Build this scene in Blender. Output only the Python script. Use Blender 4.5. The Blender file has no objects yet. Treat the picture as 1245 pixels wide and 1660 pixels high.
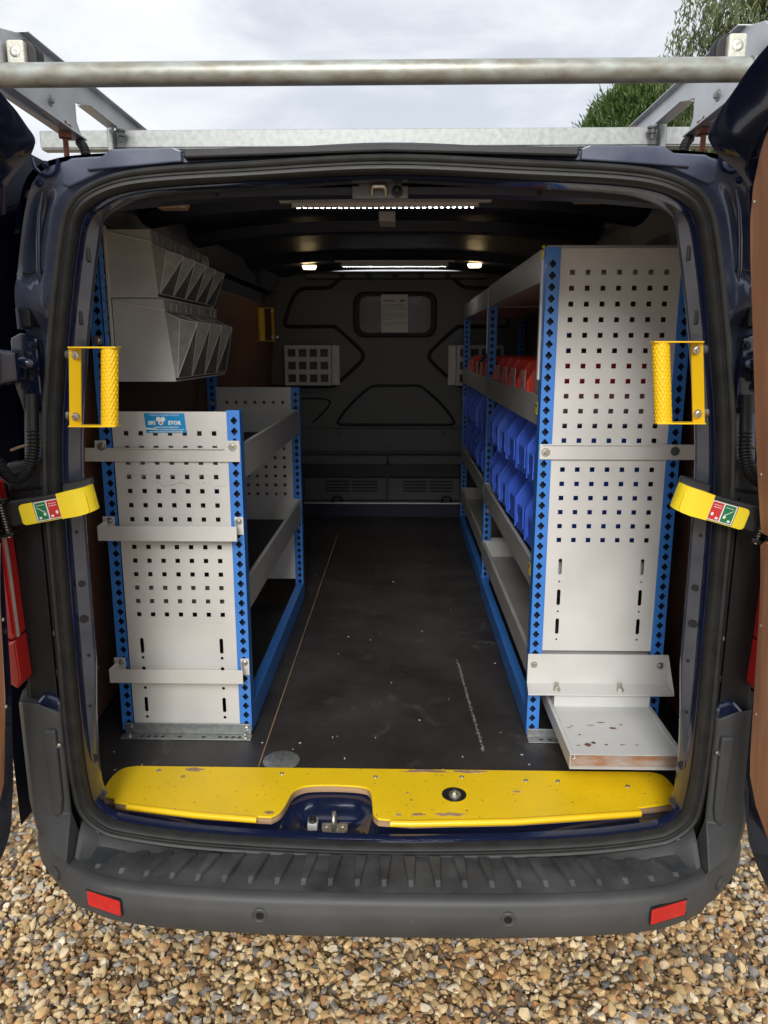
import bpy, bmesh, math, random
import numpy as np
from mathutils import Vector, Matrix, noise
random.seed(7); rng = np.random.default_rng(11)
S = bpy.context.scene; COL = S.collection
PI = math.pi; R = math.radians

# ------------------------------------------------------------------ camera, sky, sun, exposure
CAM = Vector((0.03, 0.0, 1.68)); YAW = R(1.262); PITCH = R(12.255)
cd = bpy.data.cameras.new('camera'); cam = bpy.data.objects.new('camera', cd); COL.objects.link(cam)
cd.sensor_fit = 'VERTICAL'; cd.sensor_height = 36.0; cd.lens = 1220.0 / 1660.0 * 36.0
cd.clip_start = 0.05; cd.clip_end = 2000
fw = Vector((-math.sin(YAW) * math.cos(PITCH), math.cos(YAW) * math.cos(PITCH), -math.sin(PITCH)))
cam.location = CAM; cam.rotation_euler = fw.to_track_quat('-Z', 'Y').to_euler()
S.camera = cam

SUN_EL, SUN_AZ = R(31), R(184)          # azimuth clockwise from +Y: behind the camera
w = bpy.data.worlds.new('World'); S.world = w; w.use_nodes = True
nt = w.node_tree; N = nt.nodes; Lk = nt.links; N.clear()
out = N.new('ShaderNodeOutputWorld'); bg = N.new('ShaderNodeBackground')
sky = N.new('ShaderNodeTexSky'); sky.sky_type = 'NISHITA'; sky.sun_disc = False
sky.sun_elevation = SUN_EL; sky.sun_rotation = SUN_AZ
sky.dust_density = 3.0
tc = N.new('ShaderNodeTexCoord'); mp = N.new('ShaderNodeMapping'); mp.inputs['Scale'].default_value = (1.0, 1.0, 2.6)
mp.inputs['Location'].default_value = (0.35, 0.1, 0.2)
n1 = N.new('ShaderNodeTexNoise'); n1.inputs['Scale'].default_value = 3.2; n1.inputs['Detail'].default_value = 7; n1.inputs['Roughness'].default_value = 0.52
n1.inputs['Distortion'].default_value = 0.35
cr = N.new('ShaderNodeValToRGB'); cr.color_ramp.interpolation = 'EASE'
cr.color_ramp.elements[0].position = 0.36; cr.color_ramp.elements[0].color = (3.5, 3.7, 4.05, 1)
cr.color_ramp.elements[1].position = 0.62; cr.color_ramp.elements[1].color = (5.25, 5.35, 5.5, 1)
mx = N.new('ShaderNodeMixRGB'); mx.inputs[0].default_value = 0.93
Lk.new(tc.outputs['Generated'], mp.inputs[0]); Lk.new(mp.outputs[0], n1.inputs['Vector']); Lk.new(n1.outputs[0], cr.inputs[0])
Lk.new(sky.outputs[0], mx.inputs[1]); Lk.new(cr.outputs[0], mx.inputs[2]); Lk.new(mx.outputs[0], bg.inputs[0]); Lk.new(bg.outputs[0], out.inputs[0])
bg.inputs[1].default_value = 0.10
sd = bpy.data.lights.new('sun', 'SUN'); sd.energy = 1.5; sd.angle = R(26); sd.color = (1.0, 0.975, 0.94)
so = bpy.data.objects.new('sun', sd); COL.objects.link(so)
sdir = Vector((math.sin(SUN_AZ) * math.cos(SUN_EL), math.cos(SUN_AZ) * math.cos(SUN_EL), math.sin(SUN_EL)))
so.rotation_euler = sdir.to_track_quat('Z', 'Y').to_euler(); so.location = (-3, -4, 8)
S.view_settings.view_transform = 'Standard'; S.view_settings.look = 'None'
S.view_settings.exposure = 1.0; S.view_settings.gamma = 1.0
try: S.view_settings.use_curve_mapping = False
except Exception: pass
S.cycles.max_bounces = 8

# ------------------------------------------------------------------ materials
MATS = {}
def mat(name, col, rough=0.5, metal=0.0, var=0.12, scale=8.0, col2=None, spots=0.0, spot_col=(0.02,0.015,0.01), spot_scale=40.0,
        bump=0.0, bump_scale=120.0, coat=0.0, rvar=0.12, emit=None, es=0.0, spec=0.5, stretch=(1,1,1), scratch=0.0, scratch_col=(0.05,0.05,0.05), sstretch=(1,1,12)):
    m = bpy.data.materials.new(name); m.use_nodes = True; t = m.node_tree; n = t.nodes; l = t.links
    b = n['Principled BSDF']
    b.inputs['Metallic'].default_value = metal; b.inputs['Roughness'].default_value = rough
    b.inputs['Coat Weight'].default_value = coat; b.inputs['Coat Roughness'].default_value = 0.06
    b.inputs['Specular IOR Level'].default_value = spec
    g = n.new('ShaderNodeNewGeometry'); mpp = n.new('ShaderNodeMapping'); mpp.inputs['Scale'].default_value = stretch
    l.new(g.outputs['Position'], mpp.inputs[0])
    nz = n.new('ShaderNodeTexNoise'); nz.inputs['Scale'].default_value = scale; nz.inputs['Detail'].default_value = 6
    l.new(mpp.outputs[0], nz.inputs['Vector'])
    r = n.new('ShaderNodeValToRGB'); r.color_ramp.elements[0].position = 0.3; r.color_ramp.elements[1].position = 0.7
    c2 = col2 if col2 else tuple(min(1, c * (1 + var)) for c in col)
    c1 = col if col2 else tuple(c * (1 - var) for c in col)
    r.color_ramp.elements[0].color = (*c1, 1); r.color_ramp.elements[1].color = (*c2, 1)
    l.new(nz.outputs[0], r.inputs[0]); last = r.outputs[0]
    def over(last, fac_socket, c):
        mm = n.new('ShaderNodeMixRGB'); l.new(fac_socket, mm.inputs[0]); l.new(last, mm.inputs[1]); mm.inputs[2].default_value = (*c, 1); return mm.outputs[0]
    if spots > 0:
        s = n.new('ShaderNodeTexNoise'); s.inputs['Scale'].default_value = spot_scale; s.inputs['Detail'].default_value = 5; s.inputs['Roughness'].default_value = 0.65
        l.new(g.outputs['Position'], s.inputs['Vector'])
        rr = n.new('ShaderNodeValToRGB'); rr.color_ramp.elements[0].position = 0.74 - spots * 0.2; rr.color_ramp.elements[1].position = 0.76 - spots * 0.2
        l.new(s.outputs[0], rr.inputs[0]); last = over(last, rr.outputs[0], spot_col)
    if scratch > 0:
        ms = n.new('ShaderNodeMapping'); ms.inputs['Scale'].default_value = sstretch; l.new(g.outputs['Position'], ms.inputs[0])
        s = n.new('ShaderNodeTexNoise'); s.inputs['Scale'].default_value = 9; s.inputs['Detail'].default_value = 8; s.inputs['Roughness'].default_value = 0.7
        l.new(ms.outputs[0], s.inputs['Vector'])
        rr = n.new('ShaderNodeValToRGB'); rr.color_ramp.elements[0].position = 0.70 - 0.1 * scratch; rr.color_ramp.elements[1].position = 0.80
        rr.color_ramp.elements[1].color = (0.6, 0.6, 0.6, 1)
        l.new(s.outputs[0], rr.inputs[0]); last = over(last, rr.outputs[0], scratch_col)
    l.new(last, b.inputs['Base Color'])
    if rvar > 0:
        q = n.new('ShaderNodeMapRange'); q.inputs['To Min'].default_value = max(0.02, rough - rvar); q.inputs['To Max'].default_value = min(1, rough + rvar)
        l.new(nz.outputs[0], q.inputs['Value']); l.new(q.outputs[0], b.inputs['Roughness'])
    if bump > 0:
        bn = n.new('ShaderNodeTexNoise'); bn.inputs['Scale'].default_value = bump_scale; bn.inputs['Detail'].default_value = 4
        l.new(mpp.outputs[0], bn.inputs['Vector'])
        bp = n.new('ShaderNodeBump'); bp.inputs['Strength'].default_value = bump; bp.inputs['Distance'].default_value = 0.002
        l.new(bn.outputs[0], bp.inputs['Height']); l.new(bp.outputs[0], b.inputs['Normal'])
    if emit:
        b.inputs['Emission Color'].default_value = (*emit, 1); b.inputs['Emission Strength'].default_value = es
    MATS[name] = m
    return m

mat('navy_paint', (0.007, 0.0115, 0.038), 0.2, var=0.1, coat=0.8, rvar=0.06, spots=0.08, spot_col=(0.16,0.16,0.17), spot_scale=90)
mat('navy_dusty_sheen', (0.034, 0.044, 0.085), 0.32, var=0.25, coat=0.6, rvar=0.12, col2=(0.085, 0.10, 0.15), scale=11)  # dusty body navy, lightened so the colour carries the sky's reflection
mat('flange_sheen', (0.026, 0.031, 0.046), 0.3, coat=0.7, rvar=0.12, col2=(0.060, 0.067, 0.085), scale=11)  # same navy on the flange, greyed to paint in its sky reflection
mat('navy_inner', (0.011, 0.014, 0.034), 0.5, spec=0.4)
mat('rubber', (0.019, 0.0195, 0.019), 0.55, var=0.3, scale=25, bump=0.1)
mat('rubber_dark', (0.008, 0.008, 0.008), 0.6)
mat('bumper_plastic', (0.046, 0.048, 0.050), 0.55, col2=(0.068, 0.070, 0.071), scale=7, bump=0.25, bump_scale=900, spots=0.12, spot_col=(0.16,0.16,0.15), spot_scale=60)
mat('step_plastic', (0.036, 0.039, 0.042), 0.46, col2=(0.085, 0.089, 0.092), scale=16, bump=0.25, bump_scale=900, spots=0.22, spot_col=(0.22,0.22,0.20), spot_scale=55)
mat('trim_black', (0.010, 0.010, 0.011), 0.5, bump=0.2, bump_scale=700, spots=0.02, spot_col=(0.2,0.2,0.2), spot_scale=80)
mat('grey_panel', (0.60, 0.595, 0.575), 0.42, var=0.07, scale=6, scratch=0.35, scratch_col=(0.2, 0.19, 0.18), bump=0.06, bump_scale=400)
mat('grey_panel_worn', (0.62, 0.612, 0.59), 0.42, var=0.07, scale=6, scratch=0.6, scratch_col=(0.1, 0.1, 0.1), bump=0.06, bump_scale=400)
mat('grey_shelf', (0.40, 0.395, 0.38), 0.4, var=0.1, scratch=0.5, scratch_col=(0.62, 0.62, 0.6), sstretch=(1, 6, 1))
mat('tray_paint', (0.58, 0.585, 0.57), 0.42, var=0.06, spots=0.10, spot_col=(0.10, 0.045, 0.02), spot_scale=17)
mat('rusty_inside', (0.36, 0.33, 0.29), 0.7, col2=(0.30, 0.12, 0.04), scale=22, stretch=(1, 1, 3))
mat('cabinet_grey', (0.47, 0.475, 0.46), 0.5, var=0.1, scale=12)
mat('post_blue', (0.045, 0.205, 0.62), 0.36, var=0.06, coat=0.15, spots=0.02, spot_col=(0.25,0.3,0.4))
mat('safety_yellow', (0.88, 0.56, 0.008), 0.38, var=0.05, coat=0.2, spots=0.02, spot_col=(0.2,0.12,0.02), spot_scale=120)
mat('board_yellow', (0.90, 0.60, 0.008), 0.45, var=0.05, bump=0.3, bump_scale=260, spots=0.45, spot_col=(0.24, 0.14, 0.03), spot_scale=75, scratch=0.8, scratch_col=(0.42, 0.27, 0.04), sstretch=(1, 5, 1))
mat('strap_yellow', (0.88, 0.68, 0.02), 0.45, var=0.07, spots=0.03, spot_col=(0.4,0.3,0.05))
mat('ply_edge', (0.34, 0.22, 0.12), 0.8, stretch=(1, 1, 30), var=0.35)
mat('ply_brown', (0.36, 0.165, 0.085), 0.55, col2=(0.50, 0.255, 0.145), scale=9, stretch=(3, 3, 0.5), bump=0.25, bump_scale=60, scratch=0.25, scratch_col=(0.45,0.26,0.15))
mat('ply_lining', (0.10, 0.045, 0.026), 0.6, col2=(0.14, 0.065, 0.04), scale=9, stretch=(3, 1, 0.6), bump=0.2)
mat('bulkhead_paint', (0.085, 0.092, 0.096), 0.5, var=0.12, scale=3, bump=0.1)
mat('bead_black', (0.004, 0.004, 0.005), 0.6)
mat('galvanised', (0.23, 0.245, 0.24), 0.45, metal=0.6, col2=(0.34, 0.355, 0.35), scale=70, bump=0.05, rvar=0.1)
mat('galv_tube', (0.27, 0.25, 0.20), 0.44, metal=0.5, col2=(0.43, 0.47, 0.44), scale=16, stretch=(1.5, 3, 3), rvar=0.12, spots=0.10, spot_col=(0.2, 0.13, 0.06), spot_scale=24)
mat('aluminium', (0.55, 0.56, 0.57), 0.40, metal=0.6, var=0.12, scale=10, rvar=0.1)
mat('zinc_bolt', (0.55, 0.54, 0.48), 0.35, metal=0.9, var=0.2, scale=90)
mat('rust', (0.16, 0.055, 0.03), 0.85, var=0.4, scale=60, bump=0.5)
mat('red_lens', (0.55, 0.012, 0.012), 0.12, coat=0.8, bump=0.25, bump_scale=500)
mat('clear_lens', (0.62, 0.55, 0.50), 0.12, coat=0.6, bump=0.3, bump_scale=350)
mat('work_lens', (0.62, 0.62, 0.52), 0.2, coat=0.6, bump=0.5, bump_scale=180)
mat('bin_blue', (0.065, 0.17, 0.84), 0.38, var=0.06)
mat('bin_red', (0.72, 0.04, 0.025), 0.38, var=0.06)
mat('bin_black', (0.02, 0.024, 0.022), 0.4)
mat('label_pale', (0.55, 0.30, 0.28), 0.35)
mat('paper', (0.62, 0.62, 0.61), 0.7, var=0.03)
mat('ink', (0.09, 0.09, 0.09), 0.7)
mat('sticker_blue', (0.01, 0.27, 0.58), 0.3, var=0.08, spots=0.03, spot_col=(0.6, 0.65, 0.7), spot_scale=70)
mat('white_print', (0.78, 0.79, 0.79), 0.45)
mat('red_print', (0.55, 0.03, 0.03), 0.4)
mat('green_print', (0.01, 0.18, 0.06), 0.4)
mat('dot_red', (0.55, 0.12, 0.10), 0.4)
mat('window_glass', (0.04, 0.036, 0.034), 0.25, var=0.05)
mat('led_strip', (0.8, 0.8, 0.8), 0.4, emit=(0.95, 0.97, 1.0), es=32.0)
mat('lamp_warm', (0.8, 0.6, 0.4), 0.3, emit=(1.0, 0.72, 0.36), es=9.0)
mat('lamp_dim', (0.48, 0.33, 0.22), 0.25, coat=0.6, bump=0.4, bump_scale=300)
mat('tyre', (0.012, 0.012, 0.012), 0.8)
mat('bark', (0.12, 0.085, 0.06), 0.9, bump=0.6, bump_scale=14)
mat('shelf_liner', (0.022, 0.020, 0.019), 0.6, var=0.35, scale=20)

def leafmat(name, a, b):
    m = bpy.data.materials.new(name); m.use_nodes = True; n = m.node_tree.nodes; l = m.node_tree.links; p = n['Principled BSDF']
    g = n.new('ShaderNodeNewGeometry'); r = n.new('ShaderNodeValToRGB'); r.color_ramp.elements[0].color = (*a, 1); r.color_ramp.elements[1].color = (*b, 1)
    l.new(g.outputs['Random Per Island'], r.inputs[0]); l.new(r.outputs[0], p.inputs['Base Color']); p.inputs['Roughness'].default_value = 0.55
    tr = n.new('ShaderNodeBsdfTranslucent'); l.new(r.outputs[0], tr.inputs[0]); ms = n.new('ShaderNodeMixShader'); ms.inputs[0].default_value = 0.3
    l.new(p.outputs[0], ms.inputs[1]); l.new(tr.outputs[0], ms.inputs[2]); l.new(ms.outputs[0], n['Material Output'].inputs[0]); MATS[name] = m
leafmat('leaf_willow', (0.08, 0.11, 0.045), (0.22, 0.26, 0.12))
leafmat('leaf_conifer', (0.03, 0.07, 0.015), (0.11, 0.18, 0.04))

# smoky clear plastic of the tilt bins
m = bpy.data.materials.new('clear_plastic'); m.use_nodes = True; n_ = m.node_tree.nodes; l_ = m.node_tree.links
p_ = n_['Principled BSDF']; p_.inputs['Base Color'].default_value = (0.52, 0.52, 0.49, 1); p_.inputs['Roughness'].default_value = 0.22
t_ = n_.new('ShaderNodeBsdfTransparent'); t_.inputs[0].default_value = (0.85, 0.85, 0.82, 1); x_ = n_.new('ShaderNodeMixShader')
nz_ = n_.new('ShaderNodeTexNoise'); nz_.inputs['Scale'].default_value = 35; mr_ = n_.new('ShaderNodeMapRange'); mr_.inputs['To Min'].default_value = 0.30; mr_.inputs['To Max'].default_value = 0.68
gg_ = n_.new('ShaderNodeNewGeometry'); l_.new(gg_.outputs['Position'], nz_.inputs['Vector']); l_.new(nz_.outputs[0], mr_.inputs['Value']); l_.new(mr_.outputs[0], x_.inputs[0])
l_.new(t_.outputs[0], x_.inputs[1]); l_.new(p_.outputs[0], x_.inputs[2]); l_.new(x_.outputs[0], n_['Material Output'].inputs[0]); MATS['clear_plastic'] = m

m = m.copy(); m.name = 'facet_shade_plastic'; m.node_tree.nodes['Map Range'].inputs['To Min'].default_value = 0.06; m.node_tree.nodes['Map Range'].inputs['To Max'].default_value = 0.22  # darker copy for the bins' centre facet, its weaker reflection put into the tint
m.node_tree.nodes['Transparent BSDF'].inputs[0].default_value = (0.42, 0.42, 0.40, 1); MATS['facet_shade_plastic'] = m
# resin coated anti-slip floor: fine raised mesh, dust and scuffs
m = bpy.data.materials.new('floor_resin'); m.use_nodes = True; n_ = m.node_tree.nodes; l_ = m.node_tree.links; p_ = n_['Principled BSDF']
g_ = n_.new('ShaderNodeNewGeometry'); a_ = n_.new('ShaderNodeTexNoise'); a_.inputs['Scale'].default_value = 3.5; a_.inputs['Detail'].default_value = 9; a_.inputs['Roughness'].default_value = 0.68
l_.new(g_.outputs['Position'], a_.inputs['Vector'])
r_ = n_.new('ShaderNodeValToRGB'); r_.color_ramp.elements[0].position = 0.35; r_.color_ramp.elements[0].color = (0.021, 0.0175, 0.0165, 1)
r_.color_ramp.elements[1].position = 0.74; r_.color_ramp.elements[1].color = (0.056, 0.050, 0.047, 1); l_.new(a_.outputs[0], r_.inputs[0])
def scuff(last, scale, sc, lo, hi, col, strength, dist):
    mp_ = n_.new('ShaderNodeMapping'); mp_.inputs['Scale'].default_value = sc; l_.new(g_.outputs['Position'], mp_.inputs[0])
    b_ = n_.new('ShaderNodeTexNoise'); b_.inputs['Scale'].default_value = scale; b_.inputs['Detail'].default_value = 12; b_.inputs['Roughness'].default_value = 0.72; b_.inputs['Distortion'].default_value = dist; l_.new(mp_.outputs[0], b_.inputs['Vector'])
    rb_ = n_.new('ShaderNodeValToRGB'); rb_.color_ramp.elements[0].position = lo; rb_.color_ramp.elements[1].position = hi; rb_.color_ramp.elements[1].color = (strength,) * 3 + (1,); l_.new(b_.outputs[0], rb_.inputs[0])
    mx_ = n_.new('ShaderNodeMixRGB'); l_.new(rb_.outputs[0], mx_.inputs[0]); l_.new(last, mx_.inputs[1]); mx_.inputs[2].default_value = (*col, 1); return mx_
mx_ = scuff(r_.outputs[0], 7, (1, .7, 1), .58, .78, (.16, .15, .145), .7, 1.2)
mx_ = scuff(mx_.outputs[0], 22, (1, 1, 1), .64, .76, (.26, .25, .24), .7, 0.6)
mx_ = scuff(mx_.outputs[0], 3, (14, 1, 1), .66, .80, (.14, .13, .125), .6, 0.2)
l_.new(mx_.outputs[0], p_.inputs['Base Color']); p_.inputs['Roughness'].default_value = 0.45
wv = n_.new('ShaderNodeTexChecker'); wv.inputs['Scale'].default_value = 330; l_.new(g_.outputs['Position'], wv.inputs['Vector'])
bp_ = n_.new('ShaderNodeBump'); bp_.inputs['Strength'].default_value = 0.35; bp_.inputs['Distance'].default_value = 0.001; l_.new(wv.outputs[1], bp_.inputs['Height']); l_.new(bp_.outputs[0], p_.inputs['Normal'])
MATS['floor_resin'] = m

def stonemat(name, attr):
    m = bpy.data.materials.new(name); m.use_nodes = True; n = m.node_tree.nodes; l = m.node_tree.links; p = n['Principled BSDF']
    a = n.new('ShaderNodeAttribute'); a.attribute_name = 'Col'
    g = n.new('ShaderNodeNewGeometry'); z = n.new('ShaderNodeTexNoise'); z.inputs['Scale'].default_value = 85; z.inputs['Detail'].default_value = 5; l.new(g.outputs['Position'], z.inputs['Vector'])
    mr = n.new('ShaderNodeMapRange'); mr.inputs['To Min'].default_value = 0.62; mr.inputs['To Max'].default_value = 1.38; l.new(z.outputs[0], mr.inputs['Value'])
    mm = n.new('ShaderNodeMixRGB'); mm.blend_type = 'MULTIPLY'; mm.inputs[0].default_value = 1
    cm = n.new('ShaderNodeCombineColor'); [l.new(mr.outputs[0], cm.inputs[i]) for i in range(3)]
    l.new(a.outputs[0], mm.inputs[1]); l.new(cm.outputs[0], mm.inputs[2]); l.new(mm.outputs[0], p.inputs['Base Color']); p.inputs['Roughness'].default_value = 0.6
    MATS[name] = m
stonemat('stone', True)
m = bpy.data.materials.new('gravel_ground'); m.use_nodes = True; n_ = m.node_tree.nodes; l_ = m.node_tree.links; p_ = n_['Principled BSDF']
g_ = n_.new('ShaderNodeNewGeometry'); v_ = n_.new('ShaderNodeTexVoronoi'); v_.inputs['Scale'].default_value = 38; l_.new(g_.outputs['Position'], v_.inputs['Vector'])
sp_ = n_.new('ShaderNodeSeparateColor'); l_.new(v_.outputs['Color'], sp_.inputs[0])
r_ = n_.new('ShaderNodeValToRGB')
for i, (p, c) in enumerate([(0, (0.16, 0.09, 0.045)), (0.3, (0.33, 0.22, 0.11)), (0.6, (0.42, 0.31, 0.18)), (0.85, (0.24, 0.23, 0.22)), (1, (0.5, 0.42, 0.3))]):
    e = r_.color_ramp.elements[i] if i < 2 else r_.color_ramp.elements.new(p)
    e.position = p; e.color = (*c, 1)
l_.new(sp_.outputs[0], r_.inputs[0]); l_.new(r_.outputs[0], p_.inputs['Base Color']); p_.inputs['Roughness'].default_value = 0.75
bp_ = n_.new('ShaderNodeBump'); bp_.invert = True; bp_.inputs['Distance'].default_value = 0.015; l_.new(v_.outputs['Distance'], bp_.inputs['Height']); l_.new(bp_.outputs[0], p_.inputs['Normal'])
MATS['gravel_ground'] = m

# ------------------------------------------------------------------ mesh helpers
class MB:
    def __init__(s): s.v = []; s.f = []
    def add(s, vs, fs):
        k = len(s.v); s.v += [tuple(v) for v in vs]; s.f += [tuple(i + k for i in f) for f in fs]; return s
    def box(s, x0, x1, y0, y1, z0, z1):
        return s.add([(x, y, z) for x in (x0, x1) for y in (y0, y1) for z in (z0, z1)],
              [(0, 1, 3, 2), (4, 6, 7, 5), (0, 4, 5, 1), (2, 3, 7, 6), (0, 2, 6, 4), (1, 5, 7, 3)])
    def hexa(s, a, b):     # a: 4 points, b: 4 points opposite
        return s.add(list(a) + list(b), [(0, 3, 2, 1), (4, 5, 6, 7), (0, 1, 5, 4), (1, 2, 6, 5), (2, 3, 7, 6), (3, 0, 4, 7)])
    def prism(s, loop, P, d0, d1):      # loop of (a,b); P(a,b,d)
        n = len(loop)
        vs = [P(a, b, d0) for a, b in loop] + [P(a, b, d1) for a, b in loop]
        return s.add(vs, [tuple(range(n))[::-1], tuple(range(n, 2 * n))] + [(i, (i + 1) % n, n + (i + 1) % n, n + i) for i in range(n)])
    def rings(s, rs, closed=True, caps=False, loop=False):
        n = len(rs[0]); vs = [p for r in rs for p in r]; fs = []
        m = len(rs)
        for j in range(m if loop else m - 1):
            j2 = (j + 1) % m
            for i in range(n if closed else n - 1):
                i2 = (i + 1) % n
                fs.append((j * n + i, j * n + i2, j2 * n + i2, j2 * n + i))
        if caps: fs += [tuple(range(n))[::-1], tuple((m - 1) * n + i for i in range(n))]
        return s.add(vs, fs)
    def tube(s, pts, r, seg=10, caps=True, loop=False):
        pts = [Vector(p) for p in pts]; n = len(pts); rs = []; up = None
        for i, p in enumerate(pts):
            a = pts[(i - 1) % n] if (loop or i > 0) else p; b = pts[(i + 1) % n] if (loop or i < n - 1) else p
            t = (b - a).normalized()
            if up is None:
                up = Vector((0, 0, 1)) if abs(t.z) < 0.9 else Vector((1, 0, 0))
            u = (up - t * up.dot(t)).normalized(); up = u; v = t.cross(u)
            rad = r[i] if isinstance(r, (list, tuple)) else r
            rs.append([p + (u * math.cos(k * 2 * PI / seg) + v * math.sin(k * 2 * PI / seg)) * rad for k in range(seg)])
        return s.rings(rs, True, caps and not loop, loop)
    def lathe(s, base, axis, prof, seg=20):   # prof: (radius, along)
        ax = Vector(axis).normalized(); u = ax.orthogonal().normalized(); v = ax.cross(u); base = Vector(base)
        rs = [[base + ax * h + (u * math.cos(k * 2 * PI / seg) + v * math.sin(k * 2 * PI / seg)) * r for k in range(seg)] for r, h in prof]
        return s.rings(rs, True, True)
    def perf(s, P, s0, s1, t0, t1, rows, th):
        # sheet with real holes. rows: list of (tc, half_height, [(sc, loop)...]); P(s,t,d)
        quads = []; loops = []
        rows = sorted(rows, key=lambda r: r[0]); t = t0
        def rect(a, b, c, d): quads.append([(a, c), (b, c), (b, d), (a, d)])
        for tc, hh, hs in rows:
            if tc - hh > t + 1e-6: rect(s0, s1, t, tc - hh)
            hs = sorted(hs, key=lambda h: h[0]); ed = [s0] + [(hs[i][0] + hs[i + 1][0]) / 2 for i in range(len(hs) - 1)] + [s1]
            for i, (sc, lp) in enumerate(hs):
                a, b = ed[i], ed[i + 1]; cs = [(b, tc + hh), (a, tc + hh), (a, tc - hh), (b, tc - hh)]
                q = lambda p: 0 if (p[0] >= 0 and p[1] >= 0) else 1 if (p[0] < 0 and p[1] >= 0) else 2 if p[0] < 0 else 3
                lp = sorted(lp, key=lambda p: math.atan2(p[1], p[0]) % (2 * PI)); pts = [(sc + p[0], tc + p[1]) for p in lp]; m = len(lp)
                for k in range(m):
                    k2 = (k + 1) % m; c1, c2 = q(lp[k]), q(lp[k2])
                    if c1 == c2: quads.append([cs[c1], pts[k2], pts[k]])
                    else: quads.append([cs[c1], cs[c2], pts[k2], pts[k]])
                loops.append(pts)
            t = tc + hh
        if t < t1 - 1e-6: rect(s0, s1, t, t1)
        for d in (0, th):
            for qd in quads:
                s.add([P(a, b, d) for a, b in qd], [tuple(range(len(qd)))])
        for lp in loops + [[(s0, t0), (s1, t0), (s1, t1), (s0, t1)]]:
            n = len(lp); s.add([P(a, b, 0) for a, b in lp] + [P(a, b, th) for a, b in lp], [(i, (i + 1) % n, n + (i + 1) % n, n + i) for i in range(n)])
        return s

def obj(name, mb, material, parent=None, smooth=None, bevel=0.0, fixn=True, seg=2):
    me = bpy.data.meshes.new(name); me.from_pydata(mb.v, [], mb.f)
    if fixn:
        bm = bmesh.new(); bm.from_mesh(me); bmesh.ops.remove_doubles(bm, verts=bm.verts, dist=1e-5); bmesh.ops.recalc_face_normals(bm, faces=bm.faces); bm.to_mesh(me); bm.free()
    me.materials.append(MATS[material])
    if smooth is not None:
        me.polygons.foreach_set('use_smooth', [True] * len(me.polygons)); me.set_sharp_from_angle(angle=R(smooth))
    o = bpy.data.objects.new(name, me); COL.objects.link(o)
    if parent is not None:
        o.parent = parent
        if parent.type == 'EMPTY': o.matrix_parent_inverse = Matrix.Translation(-parent.location)
    if bevel > 0:
        b = o.modifiers.new('bevel', 'BEVEL'); b.width = bevel; b.segments = seg; b.limit_method = 'ANGLE'; b.angle_limit = R(40)
    return o
def thing(name, label, cat, loc=(0, 0, 0), group=None):
    o = bpy.data.objects.new(name, None); COL.objects.link(o); o.location = loc; o.empty_display_size = 0.1
    tag(o, label, cat, group); return o
def tag(o, label, cat, group=None):
    o['label'] = label; o['category'] = cat
    if group: o['group'] = group
    return o
def spline(pts, n, closed=False):
    pts = [np.array(p, float) for p in pts]; m = len(pts); out = []
    cnt = m if closed else m - 1
    for i in range(cnt):
        g = lambda k: pts[k % m] if closed else pts[min(max(k, 0), m - 1)]
        p0, p1, p2, p3 = g(i - 1), g(i), g(i + 1), g(i + 2)
        for j in range(n):
            t = j / n
            out.append(0.5 * ((2 * p1) + (p2 - p0) * t + (2 * p0 - 5 * p1 + 4 * p2 - p3) * t * t + (3 * p1 - p0 - 3 * p2 + p3) * t ** 3))
    if not closed: out.append(pts[-1])
    return out
def text_mesh(name, body, size, P, material, parent, align='CENTER', bold=0.0):
    cu = bpy.data.curves.new(name, 'FONT'); cu.body = body; cu.size = size; cu.align_x = align; cu.align_y = 'CENTER'; cu.offset = bold; cu.resolution_u = 2
    t = bpy.data.objects.new(name, cu); me = bpy.data.meshes.new_from_object(t)
    mb = MB(); mb.add([P(v.co.x, v.co.y, 0) for v in me.vertices], [tuple(p.vertices) for p in me.polygons])
    bpy.data.objects.remove(t); return obj(name, mb, material, parent, fixn=False)
def bolt(parent, c, axis=(0, -1, 0), r=0.011, name='bolt', m='zinc_bolt'):
    b = MB(); b.lathe(c, axis, [(r, 0), (r, 0.002), (r * 0.95, 0.0028)], 16); b.lathe(c, axis, [(r * 0.55, 0.002), (r * 0.55, 0.007), (r * 0.45, 0.0085)], 6)
    return obj(name, b, m, parent)
def rrect(w, h, r, n=4):
    o = []
    for cx, cy, a in ((w - r, h - r, 0), (-w + r, h - r, 90), (-w + r, -h + r, 180), (w - r, -h + r, 270)):
        for k in range(n + 1): t = R(a + 90 * k / n); o.append((cx + r * math.cos(t), cy + r * math.sin(t)))
    return o

# ------------------------------------------------------------------ ground
GZ = 0.06
gm = MB(); gm.add([(-300, -300, GZ - 0.012), (300, -300, GZ - 0.012), (300, 600, GZ - 0.012), (-300, 600, GZ - 0.012)], [(0, 1, 2, 3)])
g = obj('ground', gm, 'gravel_ground', fixn=False); g['kind'] = 'structure'

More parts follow.
